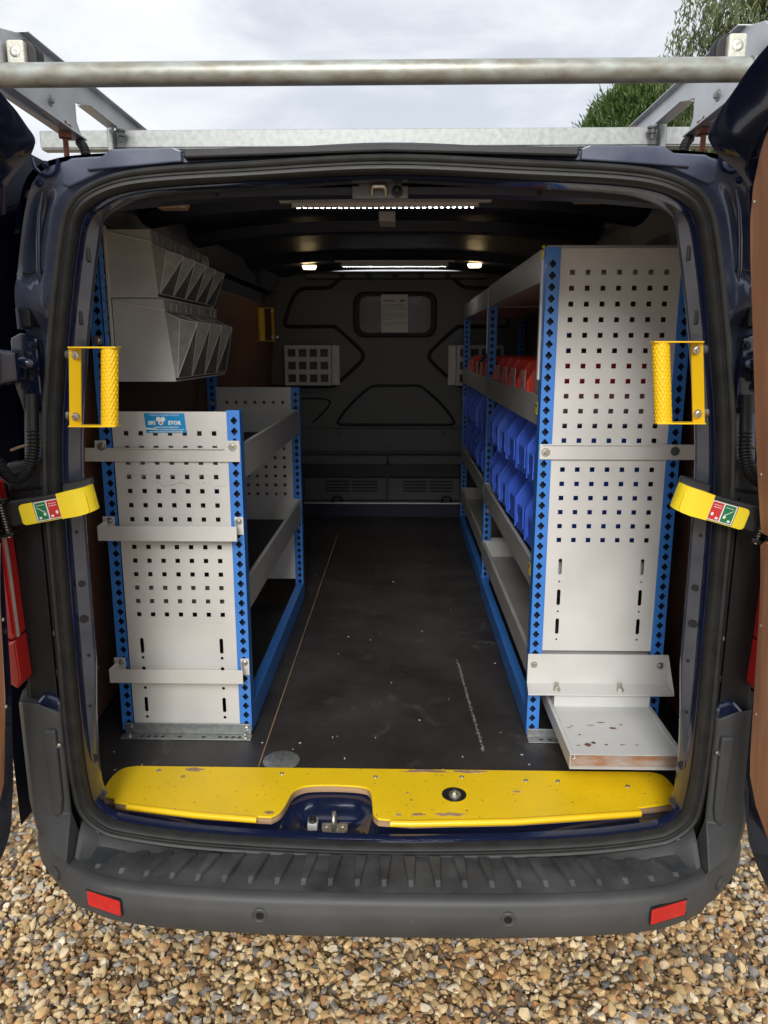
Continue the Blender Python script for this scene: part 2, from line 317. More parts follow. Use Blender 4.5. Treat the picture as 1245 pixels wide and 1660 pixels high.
def stones():
    PAL = np.array([(0.42, 0.27, 0.12), (0.49, 0.35, 0.17), (0.29, 0.165, 0.07), (0.58, 0.45, 0.27), (0.16, 0.095, 0.045), (0.25, 0.23, 0.205), (0.35, 0.31, 0.25), (0.38, 0.20, 0.08), (0.52, 0.39, 0.21), (0.10, 0.09, 0.08), (0.64, 0.55, 0.40)])
    PW = np.array([18, 17, 13, 12, 8, 9, 6, 8, 12, 4, 5.0]); PW /= PW.sum()
    def base(sub, k):
        bm = bmesh.new(); bmesh.ops.create_icosphere(bm, subdivisions=sub, radius=1.0); out = []
        for v in bm.verts:
            d = v.co.normalized(); q = d * 1.0 + Vector((k * 7.3, k * 3.1, k * 1.7))
            rr = 1 + 0.42 * noise.noise(q) + 0.16 * noise.noise(q * 2.3)
            out.append(d * rr)
        # cut planes make flint-like facets
        rr = random.Random(k)
        for _ in range(4):
            nn = Vector((rr.uniform(-1, 1), rr.uniform(-1, 1), rr.uniform(-1, 1))).normalized(); lim = rr.uniform(0.5, 0.75)
            for i, v in enumerate(out):
                dd = v.dot(nn)
                if dd > lim: out[i] = v - nn * (dd - lim) * 0.9
        V = np.array([tuple(v) for v in out]); F = np.array([[x.index for x in f.verts] for f in bm.faces]); bm.free(); return V, F
    hi = [base(2, k) for k in range(10)]; lo = [base(1, k) for k in range(10)]
    Vs, Fs, Cs = [], [], []; off = 0
    def emit(x, y, z, r, bank):
        nonlocal off
        V, F = bank[rng.integers(0, 10)]
        sc = np.array([r * rng.uniform(0.85, 1.45), r * rng.uniform(0.7, 1.05), r * rng.uniform(0.5, 0.8)])
        a, b, c = rng.uniform(0, 2 * PI), rng.normal(0, 0.35), rng.normal(0, 0.35)
        Rz = np.array([[math.cos(a), -math.sin(a), 0], [math.sin(a), math.cos(a), 0], [0, 0, 1]])
        Rx = np.array([[1, 0, 0], [0, math.cos(b), -math.sin(b)], [0, math.sin(b), math.cos(b)]])
        Ry = np.array([[math.cos(c), 0, math.sin(c)], [0, 1, 0], [-math.sin(c), 0, math.cos(c)]])
        W = (V * sc) @ (Rz @ Rx @ Ry).T + np.array([x, y, z])
        col = PAL[rng.choice(len(PAL), p=PW)] * rng.uniform(0.88, 1.28)
        Vs.append(W); Fs.append(F + off); Cs.append(np.tile(np.append(col, 1.0), (len(V), 1))); off += len(V)
    def field(x0, x1, y0, y1, pitch, skip, bank):
        for x in np.arange(x0, x1, pitch):
            for y in np.arange(y0, y1, pitch):
                px, py = x + rng.normal(0, pitch * 0.35), y + rng.normal(0, pitch * 0.35)
                if skip and skip(px, py): continue
                r = min(0.022, max(0.005, rng.lognormal(math.log(0.0089), 0.38)))
                emit(px, py, GZ + rng.uniform(-0.008, 0.006), r, bank)
    inner = lambda x, y: abs(x) < 1.25 and 1.45 < y < 2.15
    field(-1.25, 1.25, 1.45, 2.15, 0.0134, None, lo)
    field(-2.2, 2.2, 0.6, 3.2, 0.026, inner, lo)
    # a sprinkle of larger finely cut stones on top
    for _ in range(1500):
        emit(rng.uniform(-1.25, 1.25), rng.uniform(1.47, 2.1), GZ + rng.uniform(0.002, 0.009), rng.uniform(0.009, 0.016), hi)
    V = np.concatenate(Vs); F = np.concatenate(Fs); C = np.concatenate(Cs)
    me = bpy.data.meshes.new('gravel'); me.vertices.add(len(V)); me.vertices.foreach_set('co', V.ravel())
    me.loops.add(F.size); me.loops.foreach_set('vertex_index', F.ravel().astype(np.int32)); me.polygons.add(len(F))
    me.polygons.foreach_set('loop_start', np.arange(0, F.size, 3, dtype=np.int32)); me.update()
    ca = me.color_attributes.new('Col', 'FLOAT_COLOR', 'POINT'); ca.data.foreach_set('color', C.ravel().astype(np.float32))
    me.materials.append(MATS['stone']); me.polygons.foreach_set('use_smooth', np.ones(len(F), bool)); me.set_sharp_from_angle(angle=R(38)); me.validate()
    o = bpy.data.objects.new('gravel', me); COL.objects.link(o); o['kind'] = 'stuff'; tag(o, 'loose tan, brown and grey gravel stones under the van', 'gravel')
stones()

# ------------------------------------------------------------------ van
van = thing('panel_van', 'dark navy panel van with both rear doors open on gravel', 'van', (0, 3.0, GZ))
FZ = 0.60                                   # load floor
HALF = [(0, 2.031), (.26, 2.020), (.43, 2.011), (.515, 1.998), (.575, 1.972), (.607, 1.937), (.626, 1.88), (.652, 1.756), (.672, 1.639), (.69, 1.518), (.70, 1.392), (.703, 1.23),
        (.705, 1.0), (.706, .844), (.701, .725), (.687, .655), (.645, .612), (.595, .594), (.455, .573), (.245, .559), (0, .553)]
LOOP = HALF + [(-x, z) for x, z in HALF[-2:0:-1]]
CON = [(p[0], p[1]) for p in spline(LOOP, 6, True)]; NC = len(CON)
NRM = []
for i in range(NC):
    a, b = CON[i - 1], CON[(i + 1) % NC]; t = Vector((b[0] - a[0], b[1] - a[1])).normalized(); NRM.append((-t.y, t.x))
def offs(d, y, clampz=None, sidef=False):
    o = []; d0 = d
    for (x, z), (nx, nz) in zip(CON, NRM):
        if sidef and d0 < -.0385: d = -.0385 + (d0 + .0385) * (1 - max(0, nz)) ** .6 * (.05 + .95 * min(1, max(0, (z - .70) / .30)))
        else: d = d0
        zz = z + nz * d
        if clampz is not None: zz = max(zz, clampz)
        o.append(Vector((x + nx * d, y, zz)))
    return o
# rubber seal with three lips round the opening
sp = [(0.000, 1.53), (0.001, 1.500), (-0.002, 1.489), (-0.008, 1.484), (-0.0125, 1.4855), (-0.014, 1.489), (-0.016, 1.4875), (-0.019, 1.486), (-0.0205, 1.488), (-0.022, 1.4865), (-0.027, 1.486), (-0.031, 1.490), (-0.033, 1.498), (-0.033, 1.53)]
obj('weather_seal', MB().rings([offs(d, y) for d, y in sp], True), 'rubber', van, smooth=50)
# painted flange inside the seal
fl = [(-0.031, 1.512), (-0.035, 1.509), (-0.037, 1.513), (-0.0385, 1.527), (-0.039, 1.530)]
obj('opening_edge', MB().rings([offs(d, y, 0.586) for d, y in fl], True), 'navy_paint', van, smooth=40)
fl2 = [(-0.0385, 1.5305), (-0.050, 1.537), (-0.060, 1.543), (-0.062, 1.549)]
mbf = MB()
idx = [i for i in range(NC) if CON[i][1] > 0.66]
# right and left flange strips plus header strip share one contour run over the top
k0 = [i for i in range(NC) if CON[i][1] > 0.66]
st = [i for i in k0 if CON[i][0] <= 0]; en = [i for i in k0 if CON[i][0] > 0]
order = sorted(st) + sorted(en)
order = [i for i in range(NC // 2, NC) if CON[i][1] > 0.64] + [i for i in range(0, NC // 2) if CON[i][1] > 0.64]
mbf.rings([[offs(d, y, None, True)[i] for i in order] for d, y in fl2 + [(-0.058, 1.562), (-0.010, 1.61), (0.06, 1.66)]], False)
obj('inner_flange', mbf, 'flange_sheen', van, smooth=35)
# flange details: pressed holes and slots on both sides
def flange_pt(z, side, f=0.5):
    best = min((i for i in range(NC) if CON[i][0] * side > 0.3), key=lambda i: abs(CON[i][1] - z))
    (x, zz), (nx, nz) = CON[best], NRM[best]; d = -0.0385 - 0.021 * f * min(1, .05 + .95 * max(0, (z - .70) / .30)); y = 1.5305 + 0.0125 * f
    return Vector((x + nx * d, y - 0.0012, z))
for s in (-1, 1):
    fn = Vector((-s * 0.45, -0.89, 0))
    for z, r, f in ((0.77, .012, .5), (1.105, .010, .45), (1.185, .008, .5), (1.02, .004, .6), (0.90, .004, .5), (1.30, .004, .4)):
        hb = MB(); hb.lathe(flange_pt(z, s, f), fn, [(r * .75, 0), (r * .9, 0.0008), (r * .95, 0.0002)], 18); o = obj('flange_hole', hb, 'bead_black', van, smooth=30)
        o.scale = (1, 1, 1)
    for z in (1.74, 1.86):
        c = flange_pt(z, s, .45); obj('flange_slot', MB().box(c.x - .004, c.x + .004, c.y - .003, c.y + .002, z - .014, z + .014), 'rubber_dark', van, bevel=.003)

# outer rear face of the body: grid between seal and outer corner, with pressed recesses
OUT = [(0, 2.044), (.30, 2.042), (.46, 2.040), (.56, 2.037), (.625, 2.029), (.668, 2.010), (.695, 1.965), (.722, 1.86), (.745, 1.72), (.765, 1.58), (.782, 1.40), (.795, 1.2), (.80, 1.0), (.802, .84), (.803, .72)]
CUP = [(x, z) for x, z in HALF if z > 0.7]
co = spline(CUP, 8); oo = spline(OUT, 8)
def resamp(p, n):
    p = np.array(p); d = np.r_[0, np.cumsum(np.linalg.norm(np.diff(p, axis=0), axis=1))]; t = np.linspace(0, d[-1], n)
    return np.stack([np.interp(t, d, p[:, 0]), np.interp(t, d, p[:, 1])], 1)
NB = 110; cA = resamp(co, NB); cB = resamp(oo, NB)
sm = lambda a, b, x: (lambda t: t * t * (3 - 2 * t))(min(1, max(0, (x - a) / (b - a))))
def bodypt(i, f, s):
    x = cA[i][0] * (1 - f) + cB[i][0] * f; z = cA[i][1] * (1 - f) + cB[i][1] * f
    y = 1.512 + 0.012 * math.sin(PI * min(1, f * 4)) if f < 0.25 else 1.512
    if x > 0.60:
        k = sm(1.80, 1.825, z) * (1 - sm(1.955, 1.99, z)); y += 0.030 * k * math.exp(-((f - 0.60) / 0.16) ** 2)
        k2 = sm(1.74, 1.80, z) * (1 - sm(1.805, 1.82, z)); y -= 0.006 * k2
        k3 = 1 - sm(1.70, 1.77, z); y += 0.055 * k3 * sm(0.12, 0.3, f)
    y += 0.05 * sm(0.86, 1.0, f) * (1 if f > 0.86 else 0)
    return (s * x, y, z)
for s in (-1, 1):
    NF = 22
    mb = MB().rings([[bodypt(i, j / NF, s) for j in range(NF + 1)] for i in range(NB)], False)
    obj('rear_pillar', mb, 'navy_dusty_sheen' , van, smooth=35)
    # pressed gutter seam, recess lip and body corner details
    mb = MB(); mb.tube([(s * (.665 + .0), 1.508, 1.826), (s * .70, 1.516, 1.824), (s * .725, 1.53, 1.823)], .0028, 6); obj('panel_seam', mb, 'bead_black', van)
    mb = MB().prism([(.515, 2.034), (.53, 2.006), (.60, 1.978), (.612, 1.983), (.614, 2.018), (.59, 2.030)], lambda a, b, d: (s * a, d, b), 1.507, 1.516)
    obj('pressed_plate', mb, 'navy_dusty_sheen', van, bevel=.004, seg=3)
    mb = MB(); mb.tube([(s * x, 1.506, z) for x, z in spline([(.615, 2.028), (.622, 2.005), (.642, 1.998), (.660, 2.012), (.664, 2.03)], 4)], .0035, 6); obj('drain_lip', mb, 'navy_paint', van, smooth=40)
    for x, z in ((.64, 2.018), (.655, 1.985)):
        bolt(van, (s * x, 1.508, z), (0, -1, 0), .007, 'plug', 'navy_paint')
    # long highlight crease in the scoop
    mb = MB(); mb.tube([(s * x, y, z) for x, y, z in ((.652, 1.512, 1.97), (.662, 1.511, 1.93), (.668, 1.510, 1.88), (.672, 1.510, 1.83), (.672, 1.512, 1.80), (.664, 1.518, 1.775))], [.002, .004, .005, .005, .004, .001], 8)
    obj('pressed_crease', mb, 'navy_paint', van, smooth=60)
    # black pocket trim and lower trim panel behind the tail lamp
    mb = MB().prism([(.700, 1.40), (.700, .90), (.79, .90), (.785, 1.39), (.755, 1.405)], lambda a, b, d: (s * a, d, b), 1.520, 1.56); obj('lamp_pocket_trim', mb, 'trim_black', van, bevel=.006)
    mb = MB().box(*sorted((s * .7185, s * .7215)), 1.508, 1.521, .93, 1.385); obj('trim_rib', mb, 'trim_black', van, bevel=.001)
    mb = MB().box(*sorted((s * .697, s * .7165)), 1.506, 1.521, .985, .999); mb.box(*sorted((s * .697, s * .7165)), 1.511, 1.521, .94, 1.37); obj('trim_flange', mb, 'trim_black', van, bevel=.002)
    bolt(van, (s * .708, 1.510, 1.083), (0, -1, 0), .007)
    mb = MB().prism([(.705, .93), (.70, .86), (.79, .84), (.785, .90), (.745, .945)], lambda a, b, d: (s * a, d, b), 1.500, 1.53); obj('lower_pillar', mb, 'navy_paint', van, bevel=.012, seg=3)
    # hinge: body leaf, arm, bolts
    mb = MB().prism([(.702, 1.70), (.702, 1.565), (.715, 1.55), (.745, 1.553), (.757, 1.60), (.758, 1.70), (.735, 1.712)], lambda a, b, d: (s * a, d, b), 1.538, 1.56)
    h = obj('hinge', mb, 'navy_paint', van, bevel=.005, seg=3)
    mb = MB().hexa([(s * .728, 1.50, 1.615), (s * .80, 1.47, 1.60), (s * .80, 1.47, 1.685), (s * .728, 1.50, 1.675)], [(s * .728, 1.54, 1.615), (s * .80, 1.52, 1.60), (s * .80, 1.52, 1.685), (s * .728, 1.54, 1.675)])
    obj('arm', mb, 'navy_paint', h, bevel=.008, seg=3)
    mb = MB(); mb.lathe((s * .722, 1.515, 1.652), (s * -.9, 0, -.1), [(.013, -.01), (.014, .004), (.010, .020), (.004, .026)], 14); obj('knuckle', mb, 'navy_paint', h, smooth=50)
    for x, z in ((.712, 1.685), (.712, 1.632), (.735, 1.605)):
        bolt(h, (s * x, 1.538, z), (0, -1, 0), .0095, 'bolt', 'navy_inner')
    mb = MB().box(*sorted((s * .70, s * .722)), 1.512, 1.56, 1.722, 1.755); obj('latch_socket', mb, 'trim_black', van, bevel=.002)
    mb = MB().box(*sorted((s * .720, s * .724)), 1.505, 1.56, 1.717, 1.758); obj('latch_guard', mb, 'navy_dusty_sheen', van, bevel=.001)
    # corrugated wiring conduit
    path = spline([(s * .712, 1.515, 1.59), (s * .712, 1.505, 1.53), (s * .712, 1.495, 1.475), (s * .720, 1.475, 1.437), (s * .737, 1.455, 1.427), (s * .750, 1.44, 1.45), (s * .765, 1.425, 1.50), (s * .775, 1.415, 1.54)], 22)
    rad = [(.0135 if (i % 3) == 0 else .0105) if i > 26 else .0118 for i in range(len(path))]
    obj('wiring_conduit', MB().tube(path, rad, 14), 'rubber_dark', van, smooth=30)
    mb = MB(); mb.tube(spline([(s * .70, 1.53, 1.482), (s * .735, 1.52, 1.486), (s * .76, 1.50, 1.478)], 6), .003, 6); obj('check_rod', mb, 'ply_edge', van)
    mb = MB().prism([(.703, 1.46), (.703, 1.395), (.785, 1.385), (.785, 1.45)], lambda a, b, d: (s * a, d, b), 1.515, 1.55); obj('strap_cover', mb, 'trim_black', van, bevel=.01, seg=3)
    # body side skin and inner wall
    yy = [1.56, 1.62, 1.75, 2.2, 3.5, 4.9]
    prof = [(p[0], p[1]) for p in cB[40:]] + [(.82, .5)]
    rr = []
    for y in yy:
        k = sm(1.56, 1.75, y); rr.append([(s * (x + k * (.012 + .06 * sm(2.05, 1.6, z) if False else k * 0.05)), y, z + k * .05 * sm(1.9, 2.06, z)) for x, z in prof])
    obj('side_panel', MB().rings(rr, False), 'navy_paint', van, smooth=40)
# roof skin
rf = []
for y, dz in ((1.512, 0), (1.56, .012), (1.8, .03), (2.2, .075), (3, .11), (4.9, .12)):
    rf.append([(x * (1 + .05 * sm(1.5, 1.8, y)), y, z + dz) for x, z in [(-a, b) for a, b in cB[44::-1].tolist()] + cB[1:45].tolist()])
obj('roof_skin', MB().rings(rf, False), 'navy_paint', van, smooth=40)
# black roof-end trim above the seal, with painted steps either side
obj('roof_end_trim', MB().prism([(-.375, 2.041), (-.375, 2.024), (0, 2.034), (.355, 2.024), (.355, 2.041), (0, 2.048)], lambda a, b, d: (a, d, b), 1.492, 1.55), 'trim_black', van, bevel=.004)
for s, x0, x1 in ((-1, .38, .56), (1, .36, .56)):
    obj('roof_step', MB().prism([(x0, 2.040), (x0, 2.020), (x1, 2.006), (x1, 2.012), (x1 - .05, 2.043), (x0 + .015, 2.046)], lambda a, b, d: (s * a, d, b), 1.500, 1.60), 'navy_dusty_sheen', van, bevel=.009, seg=4)

# interior: ceiling with bows, cant rails, linings
cl = []
for y, z in ((1.60, 2.02), (1.75, 2.06), (2.0, 2.10), (2.6, 2.14), (4.9, 2.16)):
    cl.append([(x, y, z - (abs(x) / .72) ** 3 * .05) for x in np.linspace(-.80, .80, 21)])
obj('ceiling', MB().rings(cl, False), 'navy_inner', van, smooth=60)
for y, zc, hw in ((2.38, 2.085, .05), (2.95, 2.10, .05), (4.02, 2.115, .09)):
    rr = []
    for x in np.linspace(-.80, .80, 25):
        d = (abs(x) / .72) ** 3 * .045
        rr.append([(x, y - hw, zc + .035 - d), (x, y - hw * .7, zc - d), (x, y + hw * .7, zc - d), (x, y + hw, zc + .035 - d)])
    obj('roof_bow', MB().rings(rr, False), 'navy_inner', van, smooth=40)
obj('roof_pad', MB().box(-.045, .01, 2.62, 2.75, 2.09, 2.13), 'cabinet_grey', van, bevel=.004)
# header: dusty strip, latch plate, LED strip on a batten
hd = []
for x in np.linspace(-.60, .60, 31):
    zz = 2.031 - .018 * (abs(x) / .515) ** 3 - .054
    hd.append([(x, 1.576, zz + .012), (x, 1.580, zz - .001), (x, 1.615, zz - .003), (x, 1.64, zz + .02), (x, 1.66, zz + .05), (x, 1.80, zz + .066), (x, 1.96, zz + .085)])
obj('header_rail', MB().rings(hd, False), 'navy_inner', van, smooth=35)
for x in (-.335, .30):
    obj('header_clip', MB().box(x - .003, x + .003, 1.572, 1.60, 1.972, 1.982), 'rubber_dark', van, bevel=.001)
lp = obj('latch_plate', MB().prism([(-.055, 1.990), (-.055, 1.966), (.055, 1.966), (.055, 1.990), (.042, 1.990), (.042, 2.0), (-.042, 2.0), (-.042, 1.990)], lambda a, b, d: (a - .012, d, b), 1.566, 1.575), 'bulkhead_paint', van, bevel=.002)
obj('latch_bow', MB().tube([(-.028, 1.566, 1.974), (-.028, 1.556, 1.982), (-.025, 1.552, 1.986), (-.004, 1.552, 1.986), (-.001, 1.556, 1.982), (-.001, 1.566, 1.974)], .0042, 10), 'zinc_bolt', lp, smooth=50)
obj('latch_stop', MB().lathe((.021, 1.567, 1.979), (0, -1, 0), [(.011, 0), (.011, .004), (.006, .006), (.006, .014), (.003, .017)], 16), 'rubber_dark', lp, smooth=40)
def led(x0, x1, y, z, hz, n, lip):
    b = obj('strip_light', MB().box(x0, x1, y, y + .022, z, z + .008), 'aluminium', van, bevel=.001)
    obj('housing', MB().box(x0 + .03, x1 - .03, y - .003, y + .018, z - hz, z - .0005), 'paper', b, bevel=.001)
    obj('lip', MB().box(x0 + .03, x1 - .03, y - .0032, y - .0022, z - hz - .0022 - lip, z - hz - .0002), 'aluminium', b)
    mb = MB()
    for k in range(n):
        x = x0 + .045 + (x1 - x0 - .09) * k / (n - 1); mb.box(x - .0030, x + .0030, y + .002, y + .010, z - hz - .0022, z - hz - .0006)
    obj('diode_row', mb, 'led_strip', b)
led(-.262, .243, 1.905, 2.021, .010, 30, .0011)
led(-.300, .292, 3.91, 2.10, .020, 36, .0007)
for i, (x, y, z, lit) in enumerate([(-.53, 1.95, 2.030, 0), (.475, 1.92, 2.036, 0), (-.445, 4.06, 2.098, 1), (.405, 4.04, 2.103, 1)]):
    l = obj('dome_lamp', MB().prism(rrect(.046, .028, .012), lambda a, b, d: (x + a, y + b, d), z, z + .012), 'trim_black', van, bevel=.002)
    obj('lens', MB().prism(rrect(.040 if not lit else .035, .024, .011), lambda a, b, d: (x + a * (1 - (z - d) * 9), y + b * (1 - (z - d) * 9), d), z - .017, z - .0005), 'lamp_warm' if lit else 'lamp_dim', l, bevel=.003)
# side linings and inner walls
for s in (-1, 1):
    obj('inner_wall', MB().add([(s * .885, 1.6, .55), (s * .885, 4.92, .55), (s * .885, 4.92, 1.55), (s * .79, 4.92, 2.1), (s * .79, 1.6, 2.1), (s * .885, 1.6, 1.55)], [(0, 1, 2, 5), (5, 2, 3, 4)]), 'navy_inner', van)
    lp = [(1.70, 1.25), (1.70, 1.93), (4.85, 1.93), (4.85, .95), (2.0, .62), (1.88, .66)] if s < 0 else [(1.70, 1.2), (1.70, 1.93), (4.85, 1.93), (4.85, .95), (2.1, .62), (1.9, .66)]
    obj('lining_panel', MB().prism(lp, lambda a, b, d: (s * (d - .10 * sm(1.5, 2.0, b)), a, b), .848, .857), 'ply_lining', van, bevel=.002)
obj('load_floor', MB().box(-.885, .885, 1.702, 4.92, .585, FZ), 'floor_resin', van)
obj('floor_seam', MB().box(-.3425, -.3395, 1.77, 4.35, FZ + .0005, FZ + .0015), 'ply_edge', van)
b = obj('floor_disc', MB().lathe((-.285, 1.822, FZ + .001), (0, 0, 1), [(.049, 0), (.049, .002), (.047, .003)], 36), 'galvanised', van, smooth=30)
for k in range(6):
    a = k * PI / 3 + .3; obj('rivet', MB().lathe((-.285 + .038 * math.cos(a), 1.822 + .038 * math.sin(a), FZ + .003), (0, 0, 1), [(.0035, 0), (.0025, .0015)], 8), 'zinc_bolt', b)
obj('disc_cross', MB().box(-.297, -.273, 1.8205, 1.8235, FZ + .0035, FZ + .005).box(-.2865, -.2835, 1.81, 1.834, FZ + .0052, FZ + .006), 'bulkhead_paint', b)
obj('disc_hub', MB().lathe((-.285, 1.822, FZ + .002), (0, 0, 1), [(.015, 0), (.015, .0012)], 20), 'cabinet_grey', b)
obj('chassis_underside', MB().box(-.80, .80, 1.75, 4.9, .42, .58), 'rubber_dark', van)
for s in (-1, 1):
    b = MB(); b.lathe((s * .66, 3.75, GZ + .31), (s, 0, 0), [(.19, 0), (.30, .0), (.315, .03), (.315, .17), (.30, .2), (.20, .2), (.18, .17)], 40); wl = obj('wheel', b, 'tyre', van, smooth=40)
    obj('rim', MB().lathe((s * .68, 3.75, GZ + .31), (s, 0, 0), [(.19, .1), (.185, .15), (.05, .13), (.04, .16)], 30), 'aluminium', wl, smooth=40)

rq = random.Random(77); sk = MB()
for k in range(420):
    t = rq.random(); x = .262 - .028 * t + rq.gauss(0, .0022); y = 1.88 + .62 * t; l = rq.uniform(.002, .009); w_ = rq.uniform(.0003, .0008)
    sk.add([(x - w_, y, FZ + .0004), (x + w_, y, FZ + .0004), (x + w_ * .6, y + l, FZ + .0004), (x - w_ * .6, y + l, FZ + .0004)], [(0, 1, 2, 3)])
o = obj('scuff_streak', sk, 'cabinet_grey', van, fixn=False); o['kind'] = 'stuff'
# bits of debris on the floor (dust and splinters)
db = MB()
for _ in range(50):
    x, y = random.uniform(-.84, .40), random.uniform(1.72, 3.6) if random.random() < .6 else random.uniform(1.72, 2.0)
    l, ww, a = random.uniform(.001, .004), random.uniform(.0006, .0014), random.uniform(0, PI); c, s_ = math.cos(a), math.sin(a)
    z = FZ + .0006
    db.hexa([(x + c * p * l - s_ * q * ww, y + s_ * p * l + c * q * ww, z) for p, q in ((-1, -1), (1, -1), (1, 1), (-1, 1))], [(x + c * p * l * .8 - s_ * q * ww, y + s_ * p * l * .8 + c * q * ww, z + .0015) for p, q in ((-1, -1), (1, -1), (1, 1), (-1, 1))])
o = obj('floor_debris', db, 'paper'); o['kind'] = 'stuff'; tag(o, 'pale crumbs and splinters scattered on the van floor', 'debris')

# bulkhead
BY = 4.87
bk = MB()
bp = []
for i, x in enumerate(np.linspace(-.86, .86, 45)):
    bp.append([(x, BY + .02 * math.cos(x * 1.6) - .0, z) for z in np.linspace(.58, 2.15, 30)])
bulk = obj('bulkhead', bk.rings(bp, False), 'bulkhead_paint', van, smooth=60)
def bead(pts, r=.009, closed=False, n=5):
    r *= 1.4
    p = spline(pts, n, closed); obj('groove_shade_bead', MB().tube([(x, BY + .02 * math.cos(x * 1.6) - .002, z) for x, z in p], r, 8, True, closed), 'bead_black', bulk, smooth=50)  # black tube paints in the shade of a pressed groove
for s in (-1, 1):
    bead([(s * .20, 1.36), (s * .24, 1.37), (s * .17, 1.445), (s * .12, 1.445), (0, 1.445)][::-1] if False else [(0, 1.447), (s * .13, 1.447), (s * .185, 1.425), (s * .30, 1.32), (s * .372, 1.225), (s * .365, 1.20), (s * .32, 1.197), (0, 1.197)], .006)
    bead([(s * .80, 1.443), (s * .45, 1.443), (s * .37, 1.47), (s * .225, 1.60), (s * .213, 1.64), (s * .235, 1.68), (s * .37, 1.80), (s * .42, 1.815), (s * .66, 1.815), (s * .70, 1.83), (s * .685, 1.90), (s * .64, 2.0), (s * .58, 2.045), (s * .45, 2.05), (s * .40, 2.065), (s * .34, 2.12)], .008)
    bead([(s * .72, 1.365), (s * .50, 1.365), (s * .43, 1.35), (s * .44, 1.31), (s * .54, 1.21)], .004)
wn = obj('window', MB().prism(rrect(.262, .138, .07, 8), lambda a, b, d: (a - .008 + (.0 if b > 0 else .0), d, b + 1.888), BY - .004, BY + .03), 'bead_black', bulk, bevel=.01, seg=3)
obj('pane', MB().prism(rrect(.224, .112, .05, 8), lambda a, b, d: (a - .008, d, b + 1.888), BY - .010, BY - .0045), 'window_glass', wn, bevel=.002)
obj('bulkhead_crossbar', MB().prism([(-.80, 1.175), (.80, 1.175), (.80, 1.03), (-.80, 1.03)], lambda a, b, d: (a, d, b), BY - .015, BY + .03), 'bulkhead_paint', bulk, bevel=.004)
for x, z in ((-.355, 1.15), (.30, 1.15), (-.03, 1.06)):
    obj('fixing_cap', MB().lathe((x, BY - .016, z), (0, -1, 0), [(.018, 0), (.018, .006), (.011, .007), (.009, .002)], 16), 'bulkhead_paint', bulk, smooth=40)
obj('ledge', MB().box(-.80, -.055, BY - .05, BY + .03, .945, 1.005), 'bulkhead_paint', bulk, bevel=.006); obj('ledge', MB().box(-.05, .80, BY - .05, BY + .03, .945, 1.007), 'bulkhead_paint', bulk, bevel=.006)
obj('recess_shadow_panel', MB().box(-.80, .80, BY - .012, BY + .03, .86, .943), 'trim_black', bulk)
for x0, x1 in ((-.60, -.06), (-.05, .42)):
    obj('lower_trim', MB().box(x0, x1, BY - .03, BY + .03, .71, .855), 'bulkhead_paint', bulk, bevel=.004)
for x0, x1 in ((-.46, -.30), (-.285, -.12), (.05, .20), (.22, .37)):
    for k in range(4):
        z = .765 + k * .021
        obj('vent_slat', MB().box(x0, x1, BY - .034, BY - .0305, z, z + .009), 'bead_black', bulk, bevel=.002)
obj('sill_strip', MB().box(-.60, .60, BY - .06, BY - .02, .688, .697), 'aluminium', bulk, bevel=.002)
obj('floor_step', MB().box(-.80, .80, BY - .045, BY + .03, .595, .685), 'navy_inner', bulk, bevel=.004)
for x in (-.38, .33):
    obj('lashing_eye', MB().tube(spline([(x - .03, BY - .06, .70), (x - .022, BY - .07, .735), (x + .022, BY - .07, .735), (x + .03, BY - .06, .70)], 5), .006, 8), 'bead_black', bulk, smooth=40)
hk = obj('bulkhead_top_rail', MB().box(-.55, .55, BY - .10, BY + .02, 2.098, 2.125), 'bulkhead_paint', bulk, bevel=.004)
for x in (-.33, -.17, -.01, .15, .31):
    obj('rail_clip', MB().box(x - .02, x + .02, BY - .112, BY - .099, 2.10, 2.122), 'trim_black', bulk, bevel=.004)

# threshold board, sill and catch pocket
TB = spline([(-.703, 1.70), (-.698, 1.735), (-.684, 1.758), (-.655, 1.768)], 3) + spline([(.675, 1.768), (.700, 1.758), (.712, 1.73), (.715, 1.69), (.710, 1.655), (.69, 1.632)], 3) + [np.array((.60, 1.612))]
near = [(.60, 1.600), (.30, 1.562), (.06, 1.548)]
cut = [(-.004, 1.553)] + [tuple(p) for p in spline([(-.018, 1.555), (-.030, 1.575), (-.034, 1.62), (-.042, 1.668), (-.062, 1.684), (-.12, 1.690), (-.185, 1.688), (-.215, 1.678), (-.232, 1.655), (-.240, 1.61), (-.250, 1.575), (-.268, 1.556)], 3)] + [(-.30, 1.558)]
nearL = [(-.45, 1.572), (-.62, 1.600), (-.655, 1.606), (-.66, 1.622), (-.69, 1.63), (-.70, 1.65)]
outl = [tuple(p) for p in TB] + near + cut + nearL
tb = obj('threshold_board', MB().prism(outl, lambda a, b, d: (a, b, d), FZ + .009, FZ + .014), 'board_yellow', van, bevel=.0015)
obj('ply_core', MB().prism([(a * .998, b + .0008) for a, b in outl], lambda a, b, d: (a, b, d), FZ - .006, FZ + .0088), 'ply_edge', tb)
nose = MB(); noseb = MB(); nose.tube([(x, y - .003, FZ + .008) for x, y in ((.60, 1.600), (.30, 1.562), (.06, 1.549), (.01, 1.549))], .008, 10); noseb.tube([(x, y - .003, FZ + .008) for x, y in ((-.30, 1.556), (-.45, 1.572), (-.62, 1.600))], .008, 10)
obj('nosing', nose, 'safety_yellow', tb, smooth=50); obj('nosing', noseb, 'safety_yellow', tb, smooth=50)
for x, y in ((-.59, 1.745), (-.27, 1.738), (-.03, 1.728), (.19, 1.733), (.35, 1.72), (.43, 1.718), (.60, 1.70)):
    obj('screw', MB().lathe((x, y, FZ + .0142), (0, 0, 1), [(.006, 0), (.0055, .0012), (.002, .0012), (.002, .0002)], 12), 'zinc_bolt', tb)
